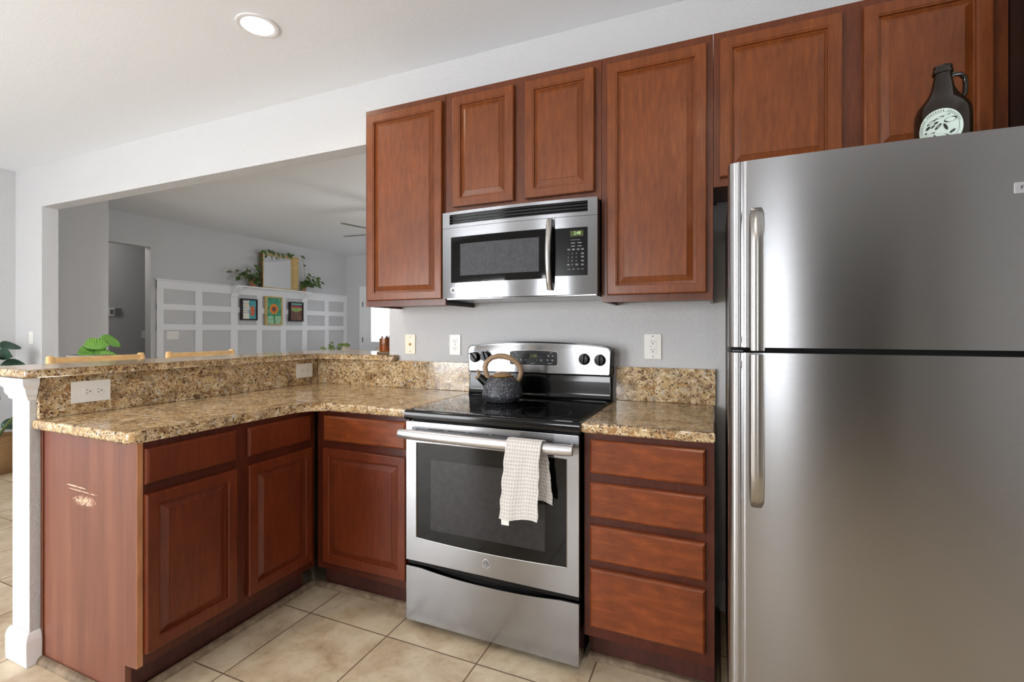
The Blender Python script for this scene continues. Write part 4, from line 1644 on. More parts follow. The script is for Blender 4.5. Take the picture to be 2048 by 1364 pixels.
# ------------------------------------------------------------------ KETTLE
def make_kettle():
    c = (0.300, -0.300, 0.9175)
    t = thing('kettle', 'speckled dark grey kettle with a wood-look handle, on the back left of the cooktop', 'kettle', c, R(14))
    bm = B()
    prof = [(0.0, 0.0), (0.070, 0.0), (0.074, 0.004), (0.083, 0.014), (0.092, 0.022), (0.0945, 0.032), (0.093, 0.046), (0.088, 0.066), (0.080, 0.088), (0.064, 0.108), (0.055, 0.115), (0.050, 0.1165), (0.048, 0.113), (0.0, 0.113)]
    lathe(bm, prof, 48, caps=False)
    mesh('body', bm, 'speckled_enamel', t, ang=50)
    bm = B()
    lathe(bm, [(0.0545, 0.1155), (0.056, 0.118), (0.0545, 0.1205)], 40, caps=False)
    mesh('rim_band', bm, 'brass', t)
    bm = B()
    lathe(bm, [(0.0, 0.1145), (0.0495, 0.1145), (0.050, 0.119), (0.044, 0.126), (0.030, 0.134), (0.014, 0.1385), (0.0, 0.139)], 36, caps=False)
    lid = mesh('lid', bm, 'kettle_wood', t)
    # spout to the left
    bm = B()
    tube(bm, [(-0.070, 0, 0.082), (-0.098, 0, 0.104), (-0.108, 0, 0.112)], [0.024, 0.019, 0.018], 16)
    sp = mesh('spout', bm, 'black_plastic', t)
    bm = B()
    tube(bm, [(-0.1085, 0, 0.1125), (-0.118, 0, 0.120)], [0.0185, 0.0175], 16)
    box(bm, -0.122, -0.110, -0.006, 0.006, 0.128, 0.146, bev=0.002)
    mesh('whistle_cap', bm, 'kettle_wood', sp)
    # arched handle
    bm = B()
    pts = [(-0.068, 0, 0.107), (-0.078, 0, 0.132), (-0.082, 0, 0.158), (-0.074, 0, 0.182), (-0.052, 0, 0.201), (-0.022, 0, 0.210), (0.010, 0, 0.209), (0.040, 0, 0.200), (0.066, 0, 0.182), (0.084, 0, 0.158), (0.088, 0, 0.134), (0.080, 0, 0.108), (0.074, 0, 0.098)]
    rad = [0.010, 0.0105, 0.0105, 0.010, 0.0095, 0.010, 0.011, 0.010, 0.0095, 0.0095, 0.0095, 0.0095, 0.0095]
    tube(bm, pts, rad, 14, flat=1.25)
    mesh('handle', bm, 'kettle_wood', t, ang=60)


make_kettle()


# ------------------------------------------------------------------ TOWEL
def make_towel():
    t = thing('dish_towel', 'off-white waffle-weave dish towel folded over the oven door handle', 'towel', (0.575, -0.7125, 0.823))
    hr = 0.0262

    def layer(name, cx_top, cx_bot, w_top, w_bot, zf, side, seed, hem=True):
        """side -1: hangs in front of the handle, +1: behind"""
        bm = B()
        uvl = bm.loops.layers.uv.new('UVMap')
        nu, nv = 60, 120
        L = []
        drop = -zf
        arc_l = hr * PI * 0.5
        tot = arc_l + drop
        grid = []
        for j in range(nv + 1):
            s_ = tot * j / nv
            if s_ < arc_l:
                a = s_ / hr
                y = side * hr * math.sin(a)
                z = hr * math.cos(a)
                q = 0
            else:
                q = (s_ - arc_l) / drop
                y = side * (hr - (0.004 if side < 0 else 0.0) * q)
                z = -(s_ - arc_l)
            row = []
            for i in range(nu + 1):
                u = i / nu
                wid = w_top + (w_bot - w_top) * q ** 1.3
                cx = cx_top + (cx_bot - cx_top) * q
                x = cx + (u - 0.5) * wid
                fold = 0.0035 * math.sin(u * 7.5 + seed) * (0.4 + q) + 0.002 * math.sin(u * 15 + 2 * seed + q * 3)
                wob = 0.0016 * math.sin(q * 22 + seed) * (1 if i in (0, nu) else 0.6) + 0.002 * noise.noise(Vector((u * 3, q * 8, seed)))
                waf = 0.0011 * max(math.sin(2 * PI * (u * wid) / 0.0105), math.sin(2 * PI * s_ / 0.0135))
                if q > 0.93:
                    waf *= 0.2
                zz = z - (0.007 * math.sin(u * 5 + seed) * q if q > 0 else 0)
                # keep clear of the door and handle
                off = side * (0.0 + waf + (fold if side < 0 else -abs(fold) * 0.3))
                if side < 0:
                    off = -abs(0.0045 + waf * 1 + fold * min(1, q * 4)) if q > 0 else -(0.001 + waf)
                    yy, zz2 = y + off, zz
                else:
                    yy, zz2 = y + off, zz
                row.append((bm.verts.new((x + wob, yy, zz2 + (waf if q == 0 else 0) + 0.001)), (u * wid, s_)))
            grid.append(row)
        for j in range(nv):
            for i in range(nu):
                q4 = (grid[j][i], grid[j][i + 1], grid[j + 1][i + 1], grid[j + 1][i])
                f = bm.faces.new([v[0] for v in q4])
                for lp, v in zip(f.loops, q4):
                    lp[uvl].uv = v[1]
        bmesh.ops.recalc_face_normals(bm, faces=bm.faces[:])
        o = mesh(name, bm, 'waffle_cotton', t, ang=80)
        sm = o.modifiers.new('thickness', 'SOLIDIFY')
        sm.thickness = 0.003
        sm.offset = 0
        return o
    layer('front_flap', 0.002, -0.016, 0.134, 0.150, -0.262, -1, 0.6)
    layer('back_flap', 0.006, 0.052, 0.134, 0.092, -0.205, 1, 2.1)
    bm = B()
    box(bm, -0.082, -0.052, -0.0285, -0.0275, -0.287, -0.262)
    mesh('care_tag', bm, 'white_plastic', t)


make_towel()


# ------------------------------------------------------------------ WALL PLATES
def duplex(par, cx, cz, y, horiz=False, s=1.0, name='outlet_face'):
    """two receptacle faces; y front plane facing -y; par local"""
    for k in (-1, 1):
        bm = B()
        ox, oz = (k * 0.0195 * s, 0) if horiz else (0, k * 0.0195 * s)
        n = 20
        pts = []
        for i in range(n):
            a = 2 * PI * i / n
            px, pz = 0.0172 * math.cos(a), max(-0.0142, min(0.0142, 0.0172 * math.sin(a)))
            if horiz:
                px, pz = pz, px
            pts.append((cx + ox + px, cz + oz + pz))
        prism(bm, pts, y - 0.0018, y - 0.0001, axis='y', bev=0.0005, seg=1)
        f = mesh(name, bm, 'white_plastic', par)
        bm = B()
        yy = y - 0.0019

        def rect(dx, dz, w_, h_):
            if horiz:
                dx, dz, w_, h_ = -dz, dx, h_, w_
            box(bm, cx + ox + dx - w_ / 2, cx + ox + dx + w_ / 2, yy - 0.0003, yy + 0.0002, cz + oz + dz - h_ / 2, cz + oz + dz + h_ / 2)
        rect(-0.0062, 0.003, 0.0022, 0.0085)
        rect(0.0062, 0.003, 0.0022, 0.0068)
        hx, hz = (0.0075, 0) if horiz else (0, -0.0075)
        prism(bm, [(cx + ox + hx + 0.0025 * math.cos(2 * PI * i / 10), cz + oz + hz + 0.0025 * math.sin(2 * PI * i / 10)) for i in range(10)], yy - 0.0003, yy + 0.0002, axis='y')
        mesh('slots', bm, 'slot_black', f)


def plate(par, w_, h_, mat='white_plastic', d=0.006):
    bm = B()
    box(bm, -w_ / 2, w_ / 2, -d, -0.0004, -h_ / 2, h_ / 2, bev=0.0022)
    return mesh('cover_plate', bm, mat, par)


def screw(par, x, z, y):
    bm = B()
    lathe(bm, [(0.003, 0), (0.0026, 0.0006), (0.0, 0.0008)], 10)
    bmesh.ops.rotate(bm, verts=bm.verts[:], cent=(0, 0, 0), matrix=Matrix.Rotation(R(90), 3, 'X'))
    o = mesh('screw', bm, 'mark_grey', par)
    o.location = (x, y, z)


t = thing('cable_outlet', 'ivory cable jack plate on the back wall, leftmost of the wall plates above the backsplash', 'wall plate', (-0.418, 0, 1.167))
plate(t, 0.070, 0.114, 'ivory_plastic')
bm = B()
lathe(bm, [(0.0075, 0.0), (0.0075, 0.003), (0.0045, 0.0035), (0.0045, 0.009), (0.003, 0.009), (0.003, 0.005), (0, 0.005)], 12)
bmesh.ops.rotate(bm, verts=bm.verts[:], cent=(0, 0, 0), matrix=Matrix.Rotation(R(90), 3, 'X'))
o = mesh('cable_jack', bm, 'brass', t)
o.location = (0, -0.006, 0)
screw(t, 0, 0.042, -0.006)
screw(t, 0, -0.042, -0.006)
t = thing('power_outlet', 'white upright duplex outlet on the back wall just left of the range', 'outlet', (-0.120, 0, 1.168))
plate(t, 0.070, 0.114)
duplex(t, 0, 0, -0.006)
screw(t, 0, 0, -0.006)
t = thing('power_outlet', 'white safety outlet with square face on the wall right of the range', 'outlet', (0.942, 0, 1.172))
plate(t, 0.078, 0.118)
bm = B()
box(bm, -0.0165, 0.0165, -0.0078, -0.0061, -0.0335, 0.0335, bev=0.0008)
f = mesh('outlet_face', bm, 'white_plastic', t)
bm = B()
for k in (-1, 1):
    zc = k * 0.019
    box(bm, -0.0075, -0.0053, -0.0082, -0.0077, zc + 0.000, zc + 0.008)
    box(bm, 0.0053, 0.0075, -0.0082, -0.0077, zc + 0.001, zc + 0.0075)
    prism(bm, [(0.0028 * math.cos(2 * PI * i / 10), zc - 0.006 + 0.0028 * math.sin(2 * PI * i / 10)) for i in range(10)], -0.0082, -0.0077, axis='y')
box(bm, -0.0125, -0.009, -0.0082, -0.0077, -0.001, 0.003)
mesh('slots', bm, 'slot_black', f)
screw(t, 0, 0.048, -0.006)
screw(t, 0, -0.048, -0.006)
for yc, lab in ((-1.232, 'large white sideways outlet on the granite, near the end of the peninsula'), (-0.130, 'white sideways outlet on the granite in the inner corner of the peninsula')):
    t = thing('power_outlet', lab, 'outlet', (-1.1095, yc, 1.002), R(90))
    plate(t, 0.134 if yc < -1 else 0.124, 0.086)
    duplex(t, 0.006 if yc < -1 else 0, 0, -0.006, True)


def rocker(name, label, loc, rz, gangs=1, toggles=False):
    t = thing(name, label, 'switch', loc, rz)
    w_ = 0.070 + 0.046 * (gangs - 1)
    plate(t, w_, 0.114)
    for g in range(gangs):
        cx = (g - (gangs - 1) / 2) * 0.046
        bm = B()
        if toggles:
            box(bm, cx - 0.005, cx + 0.005, -0.014, -0.0061, -0.002, 0.010, bev=0.0015)
        else:
            box(bm, cx - 0.016, cx + 0.016, -0.009, -0.0061, -0.033, 0.033, bev=0.0015)
        mesh('switch_lever', bm, 'white_plastic', t)


rocker('light_switch', 'white light switch on the wall strip at the far left, beside the opening', (-4.62, 0, 1.18), 0)
rocker('light_switch', 'wide white triple switch plate inside the left panel of the white wainscot grid', (LX, 1.948, 1.182), R(90), 3, True)
rocker('light_switch', 'dim single light switch on the dark hallway wall', (-6.8, 2.197, 1.186), R(90), 1, True)
t = thing('thermostat', 'small grey thermostat on the dark hallway wall', 'thermostat', (-6.8, 1.85, 1.516), R(90))
pbox('housing', 'thermostat_grey', t, (-0.036, 0.036, -0.024, -0.0005, -0.055, 0.055), bev=0.004)
t = thing('wall_keypad', 'white framed keypad on the hallway wall, left of the thermostat', 'keypad', (-6.8, 1.765, 1.515), R(90))
pbox('housing', 'white_plastic', t, (-0.040, 0.030, -0.018, -0.0005, -0.056, 0.056), bev=0.003)
pbox('screen', 'thermostat_grey', t, (-0.028, 0.018, -0.0192, -0.0182, -0.035, 0.035))


# ------------------------------------------------------------------ CEILING LIGHTS
def can_light(x, y, label, power):
    t = thing('recessed_light', label, 'ceiling light', (x, y, CZ))
    bm = B()
    lathe(bm, [(0.098, -0.0005), (0.097, -0.006), (0.088, -0.008), (0.075, -0.005), (0.074, -0.0005)], 40, caps=False)
    mesh('trim_ring', bm, 'white_trim', t)
    bm = B()
    lathe(bm, [(0.0735, -0.003), (0.06, -0.0045), (0.0, -0.005)], 40, caps=False)
    mesh('lamp', bm, 'lamp_glow', t)
    l = bpy.data.lights.new('recessed_light_beam', 'SPOT')
    l.energy = power
    l.color = (1.0, 0.86, 0.68)
    l.spot_size = R(150)
    l.spot_blend = 0.9
    l.shadow_soft_size = 0.07
    o = bpy.data.objects.new('recessed_light_beam', l)
    COL.objects.link(o)
    o.location = (0, 0, -0.03)
    o.parent = t


can_light(-0.872, -0.652, 'glowing round recessed ceiling light above the peninsula', 24)
can_light(-0.872, -2.6, 'round recessed ceiling light behind the camera, left', 24)
can_light(1.10, -2.0, 'round recessed ceiling light overhead, nearest the camera', 24)
can_light(1.10, -3.7, 'round recessed ceiling light behind the camera, right', 20)


# ------------------------------------------------------------------ LIVING ROOM THINGS
def leaf(bm, base, direc, length, width, droop=0.3, uvl=None, n=6, m=4, cup=0.15, tip=1.0, face=None):
    d = Vector(direc).normalized()
    up = Vector((0, 0, 1))
    side = d.cross(Vector(face)) if face else d.cross(up)
    if side.length < 0.1:
        side = Vector((1, 0, 0))
    side.normalize()
    nrm = side.cross(d).normalized()
    rows = []
    for i in range(n + 1):
        s_ = i / n
        wv = width * math.sin(PI * min(1, s_ * 0.92 + 0.06)) ** 0.75 * (1 - 0.25 * s_ * tip)
        if i == n:
            wv = width * 0.02
        c = Vector(base) + d * (length * s_) - up * (droop * length * s_ * s_)
        row = []
        for j in range(m + 1):
            v = j / m - 0.5
            p = c + side * (wv * v) + nrm * (cup * width * (abs(v) * 2) ** 2 * 0.5)
            row.append((bm.verts.new(p), (v + 0.5, s_)))
        rows.append(row)
    for a, b in zip(rows, rows[1:]):
        for j in range(m):
            q = (a[j], a[j + 1], b[j + 1], b[j])
            f = bm.faces.new([x[0] for x in q])
            if uvl:
                for lp, x in zip(f.loops, q):
                    lp[uvl].uv = x[1]


def leafmesh(name, parent, mat, leaves, **k):
    bm = B()
    uvl = bm.loops.layers.uv.new('UVMap')
    for l in leaves:
        leaf(bm, *l[:4], uvl=uvl, **(l[4] if len(l) > 4 else {}))
    for f in bm.faces:
        f.smooth = True
    me = bpy.data.meshes.new(name)
    bm.to_mesh(me)
    bm.free()
    me.materials.append(MATS[mat])
    o = bpy.data.objects.new(name, me)
    COL.objects.link(o)
    o.parent = parent
    md = o.modifiers.new('thickness', 'SOLIDIFY')
    md.thickness = 0.0012
    return o


# mirror on the ledge
t = thing('mirror', 'square mirror in a deep pale gold frame, leaning on the white ledge', 'mirror', (LX + 0.042, 3.65, 1.9485))
h, hw, d = 0.58, 0.365, 0.10
pbox('frame_side', 'mirror_side_shade', t, (0.0, d, -hw, -hw + 0.018, 0, h), bev=0.002, label='shaded brown left side of the frame')
pbox('frame', 'gold_wood', t, (0.0, d, hw - 0.02, hw, 0, h), (0.0, d, -hw + 0.0182, hw - 0.0202, h - 0.02, h), (0.0, d, -hw + 0.0182, hw - 0.0202, 0, 0.018), (d - 0.004, d + 0.004, -hw - 0.001, -hw + 0.017, 0, h), bev=0.002)
pbox('mirror_glass', 'mirror_glass', t, (0.012, 0.016, -hw + 0.019, hw - 0.021, 0.019, h - 0.021))


def trailing(label, y, vine, seed, potw):
    rnd = random.Random(seed)
    t = thing('potted_plant', label, 'plant', (LX + 0.105, y, 1.9485))
    bm = B()
    lathe(bm, [(0.0, 0.0), (potw * 0.72, 0.0), (potw, 0.10), (potw * 1.05, 0.102), (potw * 1.05, 0.118), (potw * 0.92, 0.118), (potw * 0.88, 0.10), (0, 0.10)], 24, caps=False)
    pot = mesh('pot', bm, 'terracotta', t)
    lv = []
    stems = B()
    for k in range(52):
        a = rnd.uniform(0, 2 * PI)
        e = rnd.uniform(-0.15, 1.0)
        dy = math.sin(a) * 1.0 + vine[0] * 0.6
        dx = abs(math.cos(a)) * 0.55
        L = rnd.uniform(0.06, 0.30) * (0.8 if e > 0.5 else 1.0)
        if dy * vine[0] < 0:
            L = min(L, 0.10)
        p0 = Vector((0, 0, 0.11))
        p1 = p0 + Vector((dx * L, dy * L, e * L))
        tube(stems, [p0, (p0 + p1) / 2 + Vector((0, 0, 0.02)), p1], 0.002, 5)
        dd = Vector((rnd.uniform(0.2, 1), dy + rnd.uniform(-0.4, 0.4), rnd.uniform(-0.6, 0.4)))
        lv.append((p1, dd, rnd.uniform(0.06, 0.09), rnd.uniform(0.042, 0.058), {'droop': rnd.uniform(0.2, 0.6), 'face': (0.8, rnd.uniform(-0.8, 0.2), rnd.uniform(0.1, 0.9))}))
    # trailing vine
    pts = [Vector(p) for p in vine[1]]
    tube(stems, pts, 0.0022, 5)
    for i, p in enumerate(pts[1:]):
        for k in range(vine[2]):
            dd = Vector((rnd.uniform(0.1, 0.8), rnd.uniform(-1, 1), rnd.uniform(-1, 0.5)))
            if rnd.random() < vine[3]:
                lv.append((p, dd, rnd.uniform(0.055, 0.08), rnd.uniform(0.04, 0.052), {'droop': 0.4, 'face': (0.8, rnd.uniform(-0.8, 0.2), rnd.uniform(0.0, 0.7))}))
    mesh('stems', stems, 'stem_green', t)
    leafmesh('foliage', t, 'leaf_pothos', lv)


trailing('trailing pothos in a clay pot on the ledge, left of the mirror', 3.13,
         (-1.0, [(0, 0, 0.12), (0.07, 0.03, 0.30), (0.075, 0.06, 0.45), (0.085, 0.12, 0.595), (0.075, 0.22, 0.610), (0.075, 0.32, 0.605), (0.075, 0.42, 0.600), (0.075, 0.50, 0.60), (0.075, 0.60, 0.602), (0.075, 0.70, 0.600)], 3, 0.75), 11, 0.06)
trailing('bushy trailing plant in an orange clay pot on the ledge, right of the mirror', 4.16,
         (0.8, [(0, 0, 0.12), (0.05, -0.02, 0.30), (0.06, -0.05, 0.45), (0.06, -0.07, 0.56), (0.05, -0.10, 0.62)], 2, 0.35), 23, 0.055)

for lab, y0, y1, z0, z1, fr, pm in (
        ('black framed teal and white painting, left of the three under the ledge', 2.965, 3.253, 1.412, 1.754, 'black_frame', 'painting_teal'),
        ('pale wood framed painting of an orange sunflower, centre of three under the ledge', 3.415, 3.746, 1.340, 1.820, 'gold_wood', 'painting_flower'),
        ('black framed painting with a red band above brown, right of three under the ledge', 3.905, 4.206, 1.408, 1.752, 'black_frame', 'painting_field')):
    t = thing('framed_painting', lab, 'painting', (LX + 0.0205, (y0 + y1) / 2, (z0 + z1) / 2))
    a, b = (y1 - y0) / 2, (z1 - z0) / 2
    f = 0.022
    pbox('frame', fr, t, (0, 0.045, -a, -a + f, -b, b), (0, 0.045, a - f, a, -b, b), (0, 0.045, -a + f, a - f, -b, -b + f), (0, 0.045, -a + f, a - f, b - f, b), bev=0.002)
    pbox('canvas', pm, t, (0.02, 0.028, -a + f, a - f, -b + f, b - f))


# bar stools
def stool(label, yc, rzdeg, xs):
    t = thing('bar_stool', label, 'stool', (xs, yc, 0), R(rzdeg))
    # local: back at -x side? stool faces +x (toward the bar); back posts at x=-0.20
    hw = 0.20
    for s in (-1, 1):
        bm = B()
        tube(bm, [(-0.17, s * hw, 0.001), (-0.18, s * hw, 0.66), (-0.235, s * hw, 1.105), (-0.238, s * hw, 1.122)], [0.018, 0.018, 0.018, 0.014], 10)
        mesh('rear_leg', bm, 'light_oak', t, ang=60)
        bm = B()
        tube(bm, [(0.17, s * hw, 0.001), (0.17, s * (hw - 0.01), 0.645)], 0.018, 10)
        mesh('front_leg', bm, 'light_oak', t, ang=60)
    bm = B()
    prism(bm, rring(-0.20, 0.21, -0.215, 0.215, 0.04), 0.646, 0.69, bev=0.008)
    mesh('seat', bm, 'light_oak', t)
    for zz, xx, hh in ((1.070, -0.231, 0.045), (0.93, -0.214, 0.03), (0.81, -0.198, 0.03)):
        bm = B()
        box(bm, xx - 0.010, xx + 0.010, -hw + 0.012, hw - 0.012, zz - hh / 2, zz + hh, bev=0.004)
        mesh('back_rail', bm, 'light_oak', t)
    bm = B()
    for zz in (0.22, 0.32):
        box(bm, -0.165, 0.165, -hw - 0.008, -hw + 0.008, zz, zz + 0.025)
        box(bm, -0.165, 0.165, hw - 0.008, hw + 0.008, zz, zz + 0.025)
    box(bm, 0.16, 0.18, -hw + 0.012, hw - 0.012, 0.25, 0.28)
    mesh('stretcher', bm, 'light_oak', t)


stool('light wooden bar stool behind the bar, the one nearest the end of the peninsula', -0.895, 0, -1.50)
stool('light wooden bar stool behind the bar, the one farther from the peninsula end', -0.345, 0, -1.50)


# striped plant on a stand
t = thing('plant_stand', 'wooden plant stand hidden behind the bar, under the striped-leaf plant', 'plant stand', (-3.0, -0.30, 0))
bm = B()
lathe(bm, [(0.0, 0.84), (0.17, 0.84), (0.17, 0.865), (0.0, 0.865)], 28, caps=False)
mesh('top', bm, 'light_oak', t)
for k in range(3):
    bm = B()
    a = 2 * PI * k / 3
    tube(bm, [(0.11 * math.cos(a), 0.11 * math.sin(a), 0.8395), (0.16 * math.cos(a), 0.16 * math.sin(a), 0.001)], 0.014, 10)
    mesh('leg', bm, 'light_oak', t)
t = thing('potted_plant', 'striped-leaf calathea with big bright green leaves in a grey pot behind the bar', 'plant', (-3.0, -0.33, 0.8655))
bm = B()
lathe(bm, [(0.0, 0.0), (0.10, 0.0), (0.125, 0.195), (0.125, 0.205), (0.112, 0.205), (0.108, 0.18), (0.0, 0.18)], 32, caps=False)
mesh('pot', bm, 'concrete_pot', t)
bm = B()
lv = []
base = Vector((0.0, 0.02, 0.18))
for tip, dd, L, wd in (((0.02, -0.03, 0.26), (0, 0.9, 0.42), 0.16, 0.12), ((0.0, 0.07, 0.325), (0, 1, -0.22), 0.14, 0.10), ((0.02, 0.03, 0.23), (0.1, -0.9, 0.15), 0.12, 0.11),
                       ((0.05, -0.01, 0.18), (0.2, 0.9, 0.25), 0.17, 0.12), ((0.03, -0.03, 0.15), (0.1, -0.15, 1), 0.11, 0.10), ((0.0, 0.02, 0.20), (-0.1, 0.5, 0.8), 0.13, 0.11)):
    tip = Vector(tip)
    tube(bm, [base, (base + tip) / 2 + Vector((0, 0, 0.02)), tip], 0.004, 6)
    lv.append((tip, dd, L, wd, {'n': 8, 'm': 6, 'droop': 0.25, 'cup': 0.12, 'tip': 0.4, 'face': (0.8, -0.35, 0.55)}))
mesh('stems', bm, 'stem_green', t)
leafmesh('foliage', t, 'leaf_striped', lv)

# basket with rubber plant at the far left
t = thing('wicker_basket', 'woven wicker basket on the floor at the far left edge', 'basket', (-4.62, -0.27, 0))
bm = B()
prof = [(0.17, 0.001), (0.21, 0.06), (0.225, 0.15), (0.21, 0.26), (0.19, 0.32), (0.178, 0.32), (0.198, 0.25), (0.21, 0.15), (0.195, 0.06), (0.16, 0.02), (0.0, 0.02)]
lathe(bm, prof, 40, caps=False)
mesh('woven_body', bm, 'wicker', t)
bm = B()
tube(bm, [(0.19 * math.cos(a) * 0.35, -0.19 + 0.0, 0.31 + 0.09 * math.sin(a)) if False else (0.07 * math.cos(a), 0.187, 0.30 + 0.09 * math.sin(a)) for a in [PI * i / 12 for i in range(13)]], 0.006, 8)
tube(bm, [(0.07 * math.cos(a), -0.187, 0.30 + 0.09 * math.sin(a)) for a in [PI * i / 12 for i in range(13)]], 0.006, 8)
mesh('handle', bm, 'branch_wood', t)
t = thing('rubber_plant', 'dark green rubber plant with broad leaves growing out of the wicker basket', 'plant', (-4.62, -0.27, 0.0215))
bm = B()
lathe(bm, [(0.0, 0.0), (0.13, 0.0), (0.155, 0.22), (0.145, 0.22), (0.14, 0.2), (0, 0.2)], 24, caps=False)
mesh('pot', bm, 'terracotta', t)
bm = B()
lv = []
tube(bm, [(0, 0, 0.2), (0.02, 0.02, 0.6), (0.0, 0.0, 1.05)], 0.009, 8)
tube(bm, [(0, 0, 0.22), (0.08, 0.05, 0.36), (0.16, 0.08, 0.46)], 0.012, 8)
for k, (z, a, L) in enumerate(((0.35, 60, 0.17), (0.42, -60, 0.19), (0.5, 170, 0.2), (0.62, -10, 0.2), (0.72, -70, 0.2), (0.8, 150, 0.2), (0.88, 50, 0.2), (0.93, -20, 0.22), (0.98, 10, 0.2), (1.02, -140, 0.18), (1.05, -60, 0.2), (1.05, 100, 0.16))):
    d_ = Vector((math.cos(R(a)), math.sin(R(a)), 0.45))
    p = Vector((0.01, 0.01, z))
    q = p + d_ * 0.05
    tube(bm, [p, q], 0.004, 6)
    lv.append((q, d_, L, 0.125, {'n': 7, 'm': 4, 'droop': 0.45, 'tip': 0.2, 'face': (0.75, -0.45, 0.5)}))
mesh('stems', bm, 'stem_green', t)
leafmesh('foliage', t, 'leaf_rubber', lv)
t = thing('driftwood_stick', 'smooth brown driftwood stick poking out of the wicker basket', 'stick', (-4.50, -0.36, 0))
bm = B()
tube(bm, [(-0.04, 0.02, 0.262), (0.02, 0.0, 0.34), (0.09, -0.01, 0.41), (0.13, -0.03, 0.455)], [0.012, 0.018, 0.016, 0.013], 10)
mesh('stick', bm, 'branch_wood', t, ang=60)

# amber jar, coaster and dried stems on the bar
jx, jy = -0.655, 0.085
t = thing('wood_coaster', 'round rough wooden coaster on the bar under the amber jar', 'coaster', (jx, jy, 1.1035))
bm = B()
lathe(bm, [(0.0, 0.0), (0.056, 0.0), (0.060, 0.004), (0.056, 0.013), (0.0, 0.013)], 28, caps=False)
mesh('disc', bm, 'shoe_moulding_wood', t)
t = thing('amber_jar', 'amber glass jar of dried brown stems on the bar by the wall edge', 'jar', (jx, jy, 1.117))
bm = B()
lathe(bm, [(0.0, 0.0), (0.041, 0.0), (0.043, 0.003), (0.043, 0.082), (0.040, 0.082), (0.040, 0.005), (0.0, 0.005)], 32, caps=False)
mesh('glass', bm, 'amber_glass', t)
bm = B()
lathe(bm, [(0.0, 0.0055), (0.0392, 0.0055), (0.0392, 0.035), (0.0, 0.035)], 28, caps=False)
mesh('wax', bm, 'candle_wax', t)
bm = B()
rnd = random.Random(5)
for k in range(44):
    a, r_ = rnd.uniform(0, 2 * PI), rnd.uniform(0.0, 0.035)
    z1 = rnd.uniform(0.07, 0.10)
    p = (r_ * math.cos(a), r_ * math.sin(a), 0.036)
    q = (p[0] * 1.15, p[1] * 1.15, z1)
    tube(bm, [p, q], [0.0035, 0.0025], 5)
    leaf(bm, q, (math.cos(a + 1), math.sin(a + 1), 0.8), 0.014, 0.008, n=3, m=2)
mesh('dried_stems', bm, 'dried_brown', t)

# sofa with two pillows and a variegated plant
t = thing('sofa', 'grey-beige sofa seen over the bar in the living room', 'sofa', (-3.45, 3.25, 0))
bm = B()
box(bm, -1.0, 1.0, -0.10, 0.12, 0.06, 0.86, bev=0.05, seg=4)
mesh('backrest', bm, 'sofa_fabric', t)
bm = B()
box(bm, -0.85, 0.85, 0.121, 0.92, 0.12, 0.42, bev=0.04, seg=4)
mesh('seat', bm, 'sofa_fabric', t)
for s in (-1, 1):
    bm = B()
    box(bm, s * 0.925 - 0.074, s * 0.925 + 0.074, 0.122, 0.92, 0.06, 0.62, bev=0.04, seg=4)
    mesh('armrest', bm, 'sofa_fabric', t)
    for yy in (0.0, 0.8):
        pbox('foot', 'black_frame', t, (s * 0.9 - 0.03, s * 0.9 + 0.03, yy, yy + 0.06, 0.001, 0.06))


def pillow(label, x, y, z, w_, h_, rot):
    bm = B()
    n = 12
    for side in (1, -1):
        g = [[None] * (n + 1) for _ in range(n + 1)]
        for i in range(n + 1):
            for j in range(n + 1):
                u, v = i / n * 2 - 1, j / n * 2 - 1
                th = 0.075 * (max(0, (1 - u ** 4) * (1 - v ** 4))) ** 0.5
                pin = 1 - 0.10 * (abs(u) ** 3 * (1 - abs(v)) + abs(v) ** 3 * (1 - abs(u)))
                g[i][j] = bm.verts.new((u * w_ / 2 * pin, side * th, v * h_ / 2 * pin))
        for i in range(n):
            for j in range(n):
                bm.faces.new((g[i][j], g[i + 1][j], g[i + 1][j + 1], g[i][j + 1]))
    bmesh.ops.remove_doubles(bm, verts=bm.verts[:], dist=0.0005)
    o = mesh('throw_pillow', bm, 'pillow_fabric', ang=70)
    o.location = (x, y, z)
    o.rotation_euler = rot
    o['label'] = label
    o['category'] = 'pillow'


pillow('beige throw pillow propped on the sofa, the left one', -4.00, 3.54, 0.735, 0.46, 0.50, (R(-8), R(8), 0))
pillow('cream throw pillow propped on the sofa, the right one', -3.32, 3.54, 0.725, 0.52, 0.46, (R(-8), R(12), 0))
t = thing('side_table', 'small round side table beside the sofa, hidden behind the bar', 'table', (-4.80, 4.10, 0))
bm = B()
lathe(bm, [(0.0, 0.60), (0.22, 0.60), (0.22, 0.625), (0.0, 0.625)], 28, caps=False)
mesh('table_top', bm, 'light_oak', t)
bm = B()
lathe(bm, [(0.14, 0.001), (0.14, 0.02), (0.02, 0.03), (0.02, 0.5995)], 20)
mesh('pedestal', bm, 'light_oak', t)
t = thing('potted_plant', 'small variegated plant with pointed leaves beyond the bar, near the wainscot corner', 'plant', (-4.80, 4.10, 0.6255))
bm = B()
lathe(bm, [(0.0, 0.0), (0.07, 0.0), (0.09, 0.14), (0.08, 0.14), (0.075, 0.12), (0, 0.12)], 24, caps=False)
mesh('pot', bm, 'concrete_pot', t)
rnd = random.Random(9)
bm = B()
lv = []
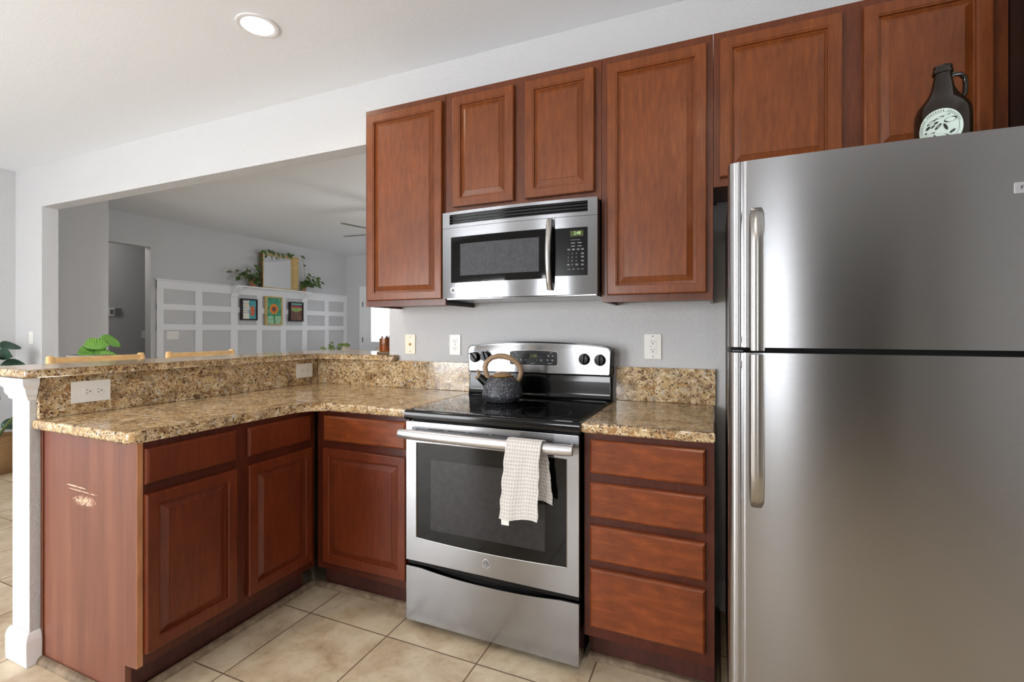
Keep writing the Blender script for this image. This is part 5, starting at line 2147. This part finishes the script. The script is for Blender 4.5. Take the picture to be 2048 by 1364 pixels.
for k in range(20):
    a = rnd.uniform(0, 2 * PI)
    r_ = rnd.uniform(0.02, 0.22)
    tip = Vector((r_ * math.cos(a), r_ * math.sin(a), rnd.uniform(0.24, 0.40)))
    b0 = Vector((0, 0, 0.12))
    tube(bm, [b0, (b0 + tip) / 2 + Vector((0, 0, 0.03)), tip], 0.003, 5)
    lv.append((tip, (math.cos(a), math.sin(a), rnd.uniform(-0.2, 0.9)), rnd.uniform(0.10, 0.16), 0.06, {'droop': 0.3, 'face': (0.7, -0.6, 0.3)}))
mesh('stems', bm, 'stem_green', t)
leafmesh('foliage', t, 'leaf_variegated', lv)


# ceiling fan in the living room (hub hidden by the left wall cabinet)
def fan():
    cx, cy = -2.42, 2.45
    t = thing('ceiling_fan', 'grey-brown ceiling fan in the living room, blade tips showing left of the cabinets', 'fan', (cx, cy, 0))
    bm = B()
    lathe(bm, [(0.0, CZ - 0.0005), (0.07, CZ - 0.0005), (0.06, CZ - 0.06), (0.018, CZ - 0.07), (0.018, 2.50), (0.09, 2.49), (0.11, 2.45), (0.10, 2.38), (0.0, 2.37)][::-1], 32, caps=False)
    mesh('motor_housing', bm, 'fan_metal', t)
    bm = B()
    lathe(bm, [(0.0, 2.28), (0.06, 2.29), (0.10, 2.33), (0.105, 2.3695), (0.0, 2.3695)], 32, caps=False)
    mesh('light_bowl', bm, 'fan_glass', t)
    for k in range(5):
        a = R(184 + 72 * k)
        bm = B()
        pts = rring(0.16, 0.66, -0.05, 0.05, 0.03, 4)
        prism(bm, pts, -0.004, 0.004)
        bmesh.ops.rotate(bm, verts=bm.verts[:], cent=(0, 0, 0), matrix=Matrix.Rotation(R(-9), 3, 'X'))
        bmesh.ops.rotate(bm, verts=bm.verts[:], cent=(0, 0, 0), matrix=Matrix.Rotation(a, 3, 'Z'))
        bmesh.ops.translate(bm, verts=bm.verts[:], vec=(0, 0, 2.43))
        bl = mesh('blade', bm, 'fan_wood', t)
        bm = B()
        tube(bm, [(0.10 * math.cos(a), 0.10 * math.sin(a), 2.437), (0.19 * math.cos(a), 0.19 * math.sin(a), 2.439)], 0.012, 8)
        mesh('blade_bracket', bm, 'fan_metal', bl)
    l = bpy.data.lights.new('fan_lamp', 'POINT')
    l.energy = 6
    l.color = (1, 0.95, 0.88)
    l.shadow_soft_size = 0.08
    o = bpy.data.objects.new('fan_lamp', l)
    COL.objects.link(o)
    o.location = (0, 0, 2.22)
    o.parent = t


emis('fan_glass', (1, 0.92, 0.8, 1), 3)
fan()


def small_light(name, loc, power, col=(1, 0.95, 0.88)):
    l = bpy.data.lights.new(name, 'POINT')
    l.energy = power
    l.color = col
    l.shadow_soft_size = 0.15
    o = bpy.data.objects.new(name, l)
    COL.objects.link(o)
    o.location = loc


small_light('hall_fill', (-6.3, 1.0, 2.5), 9)  # unseen point light added to brighten the dark hall
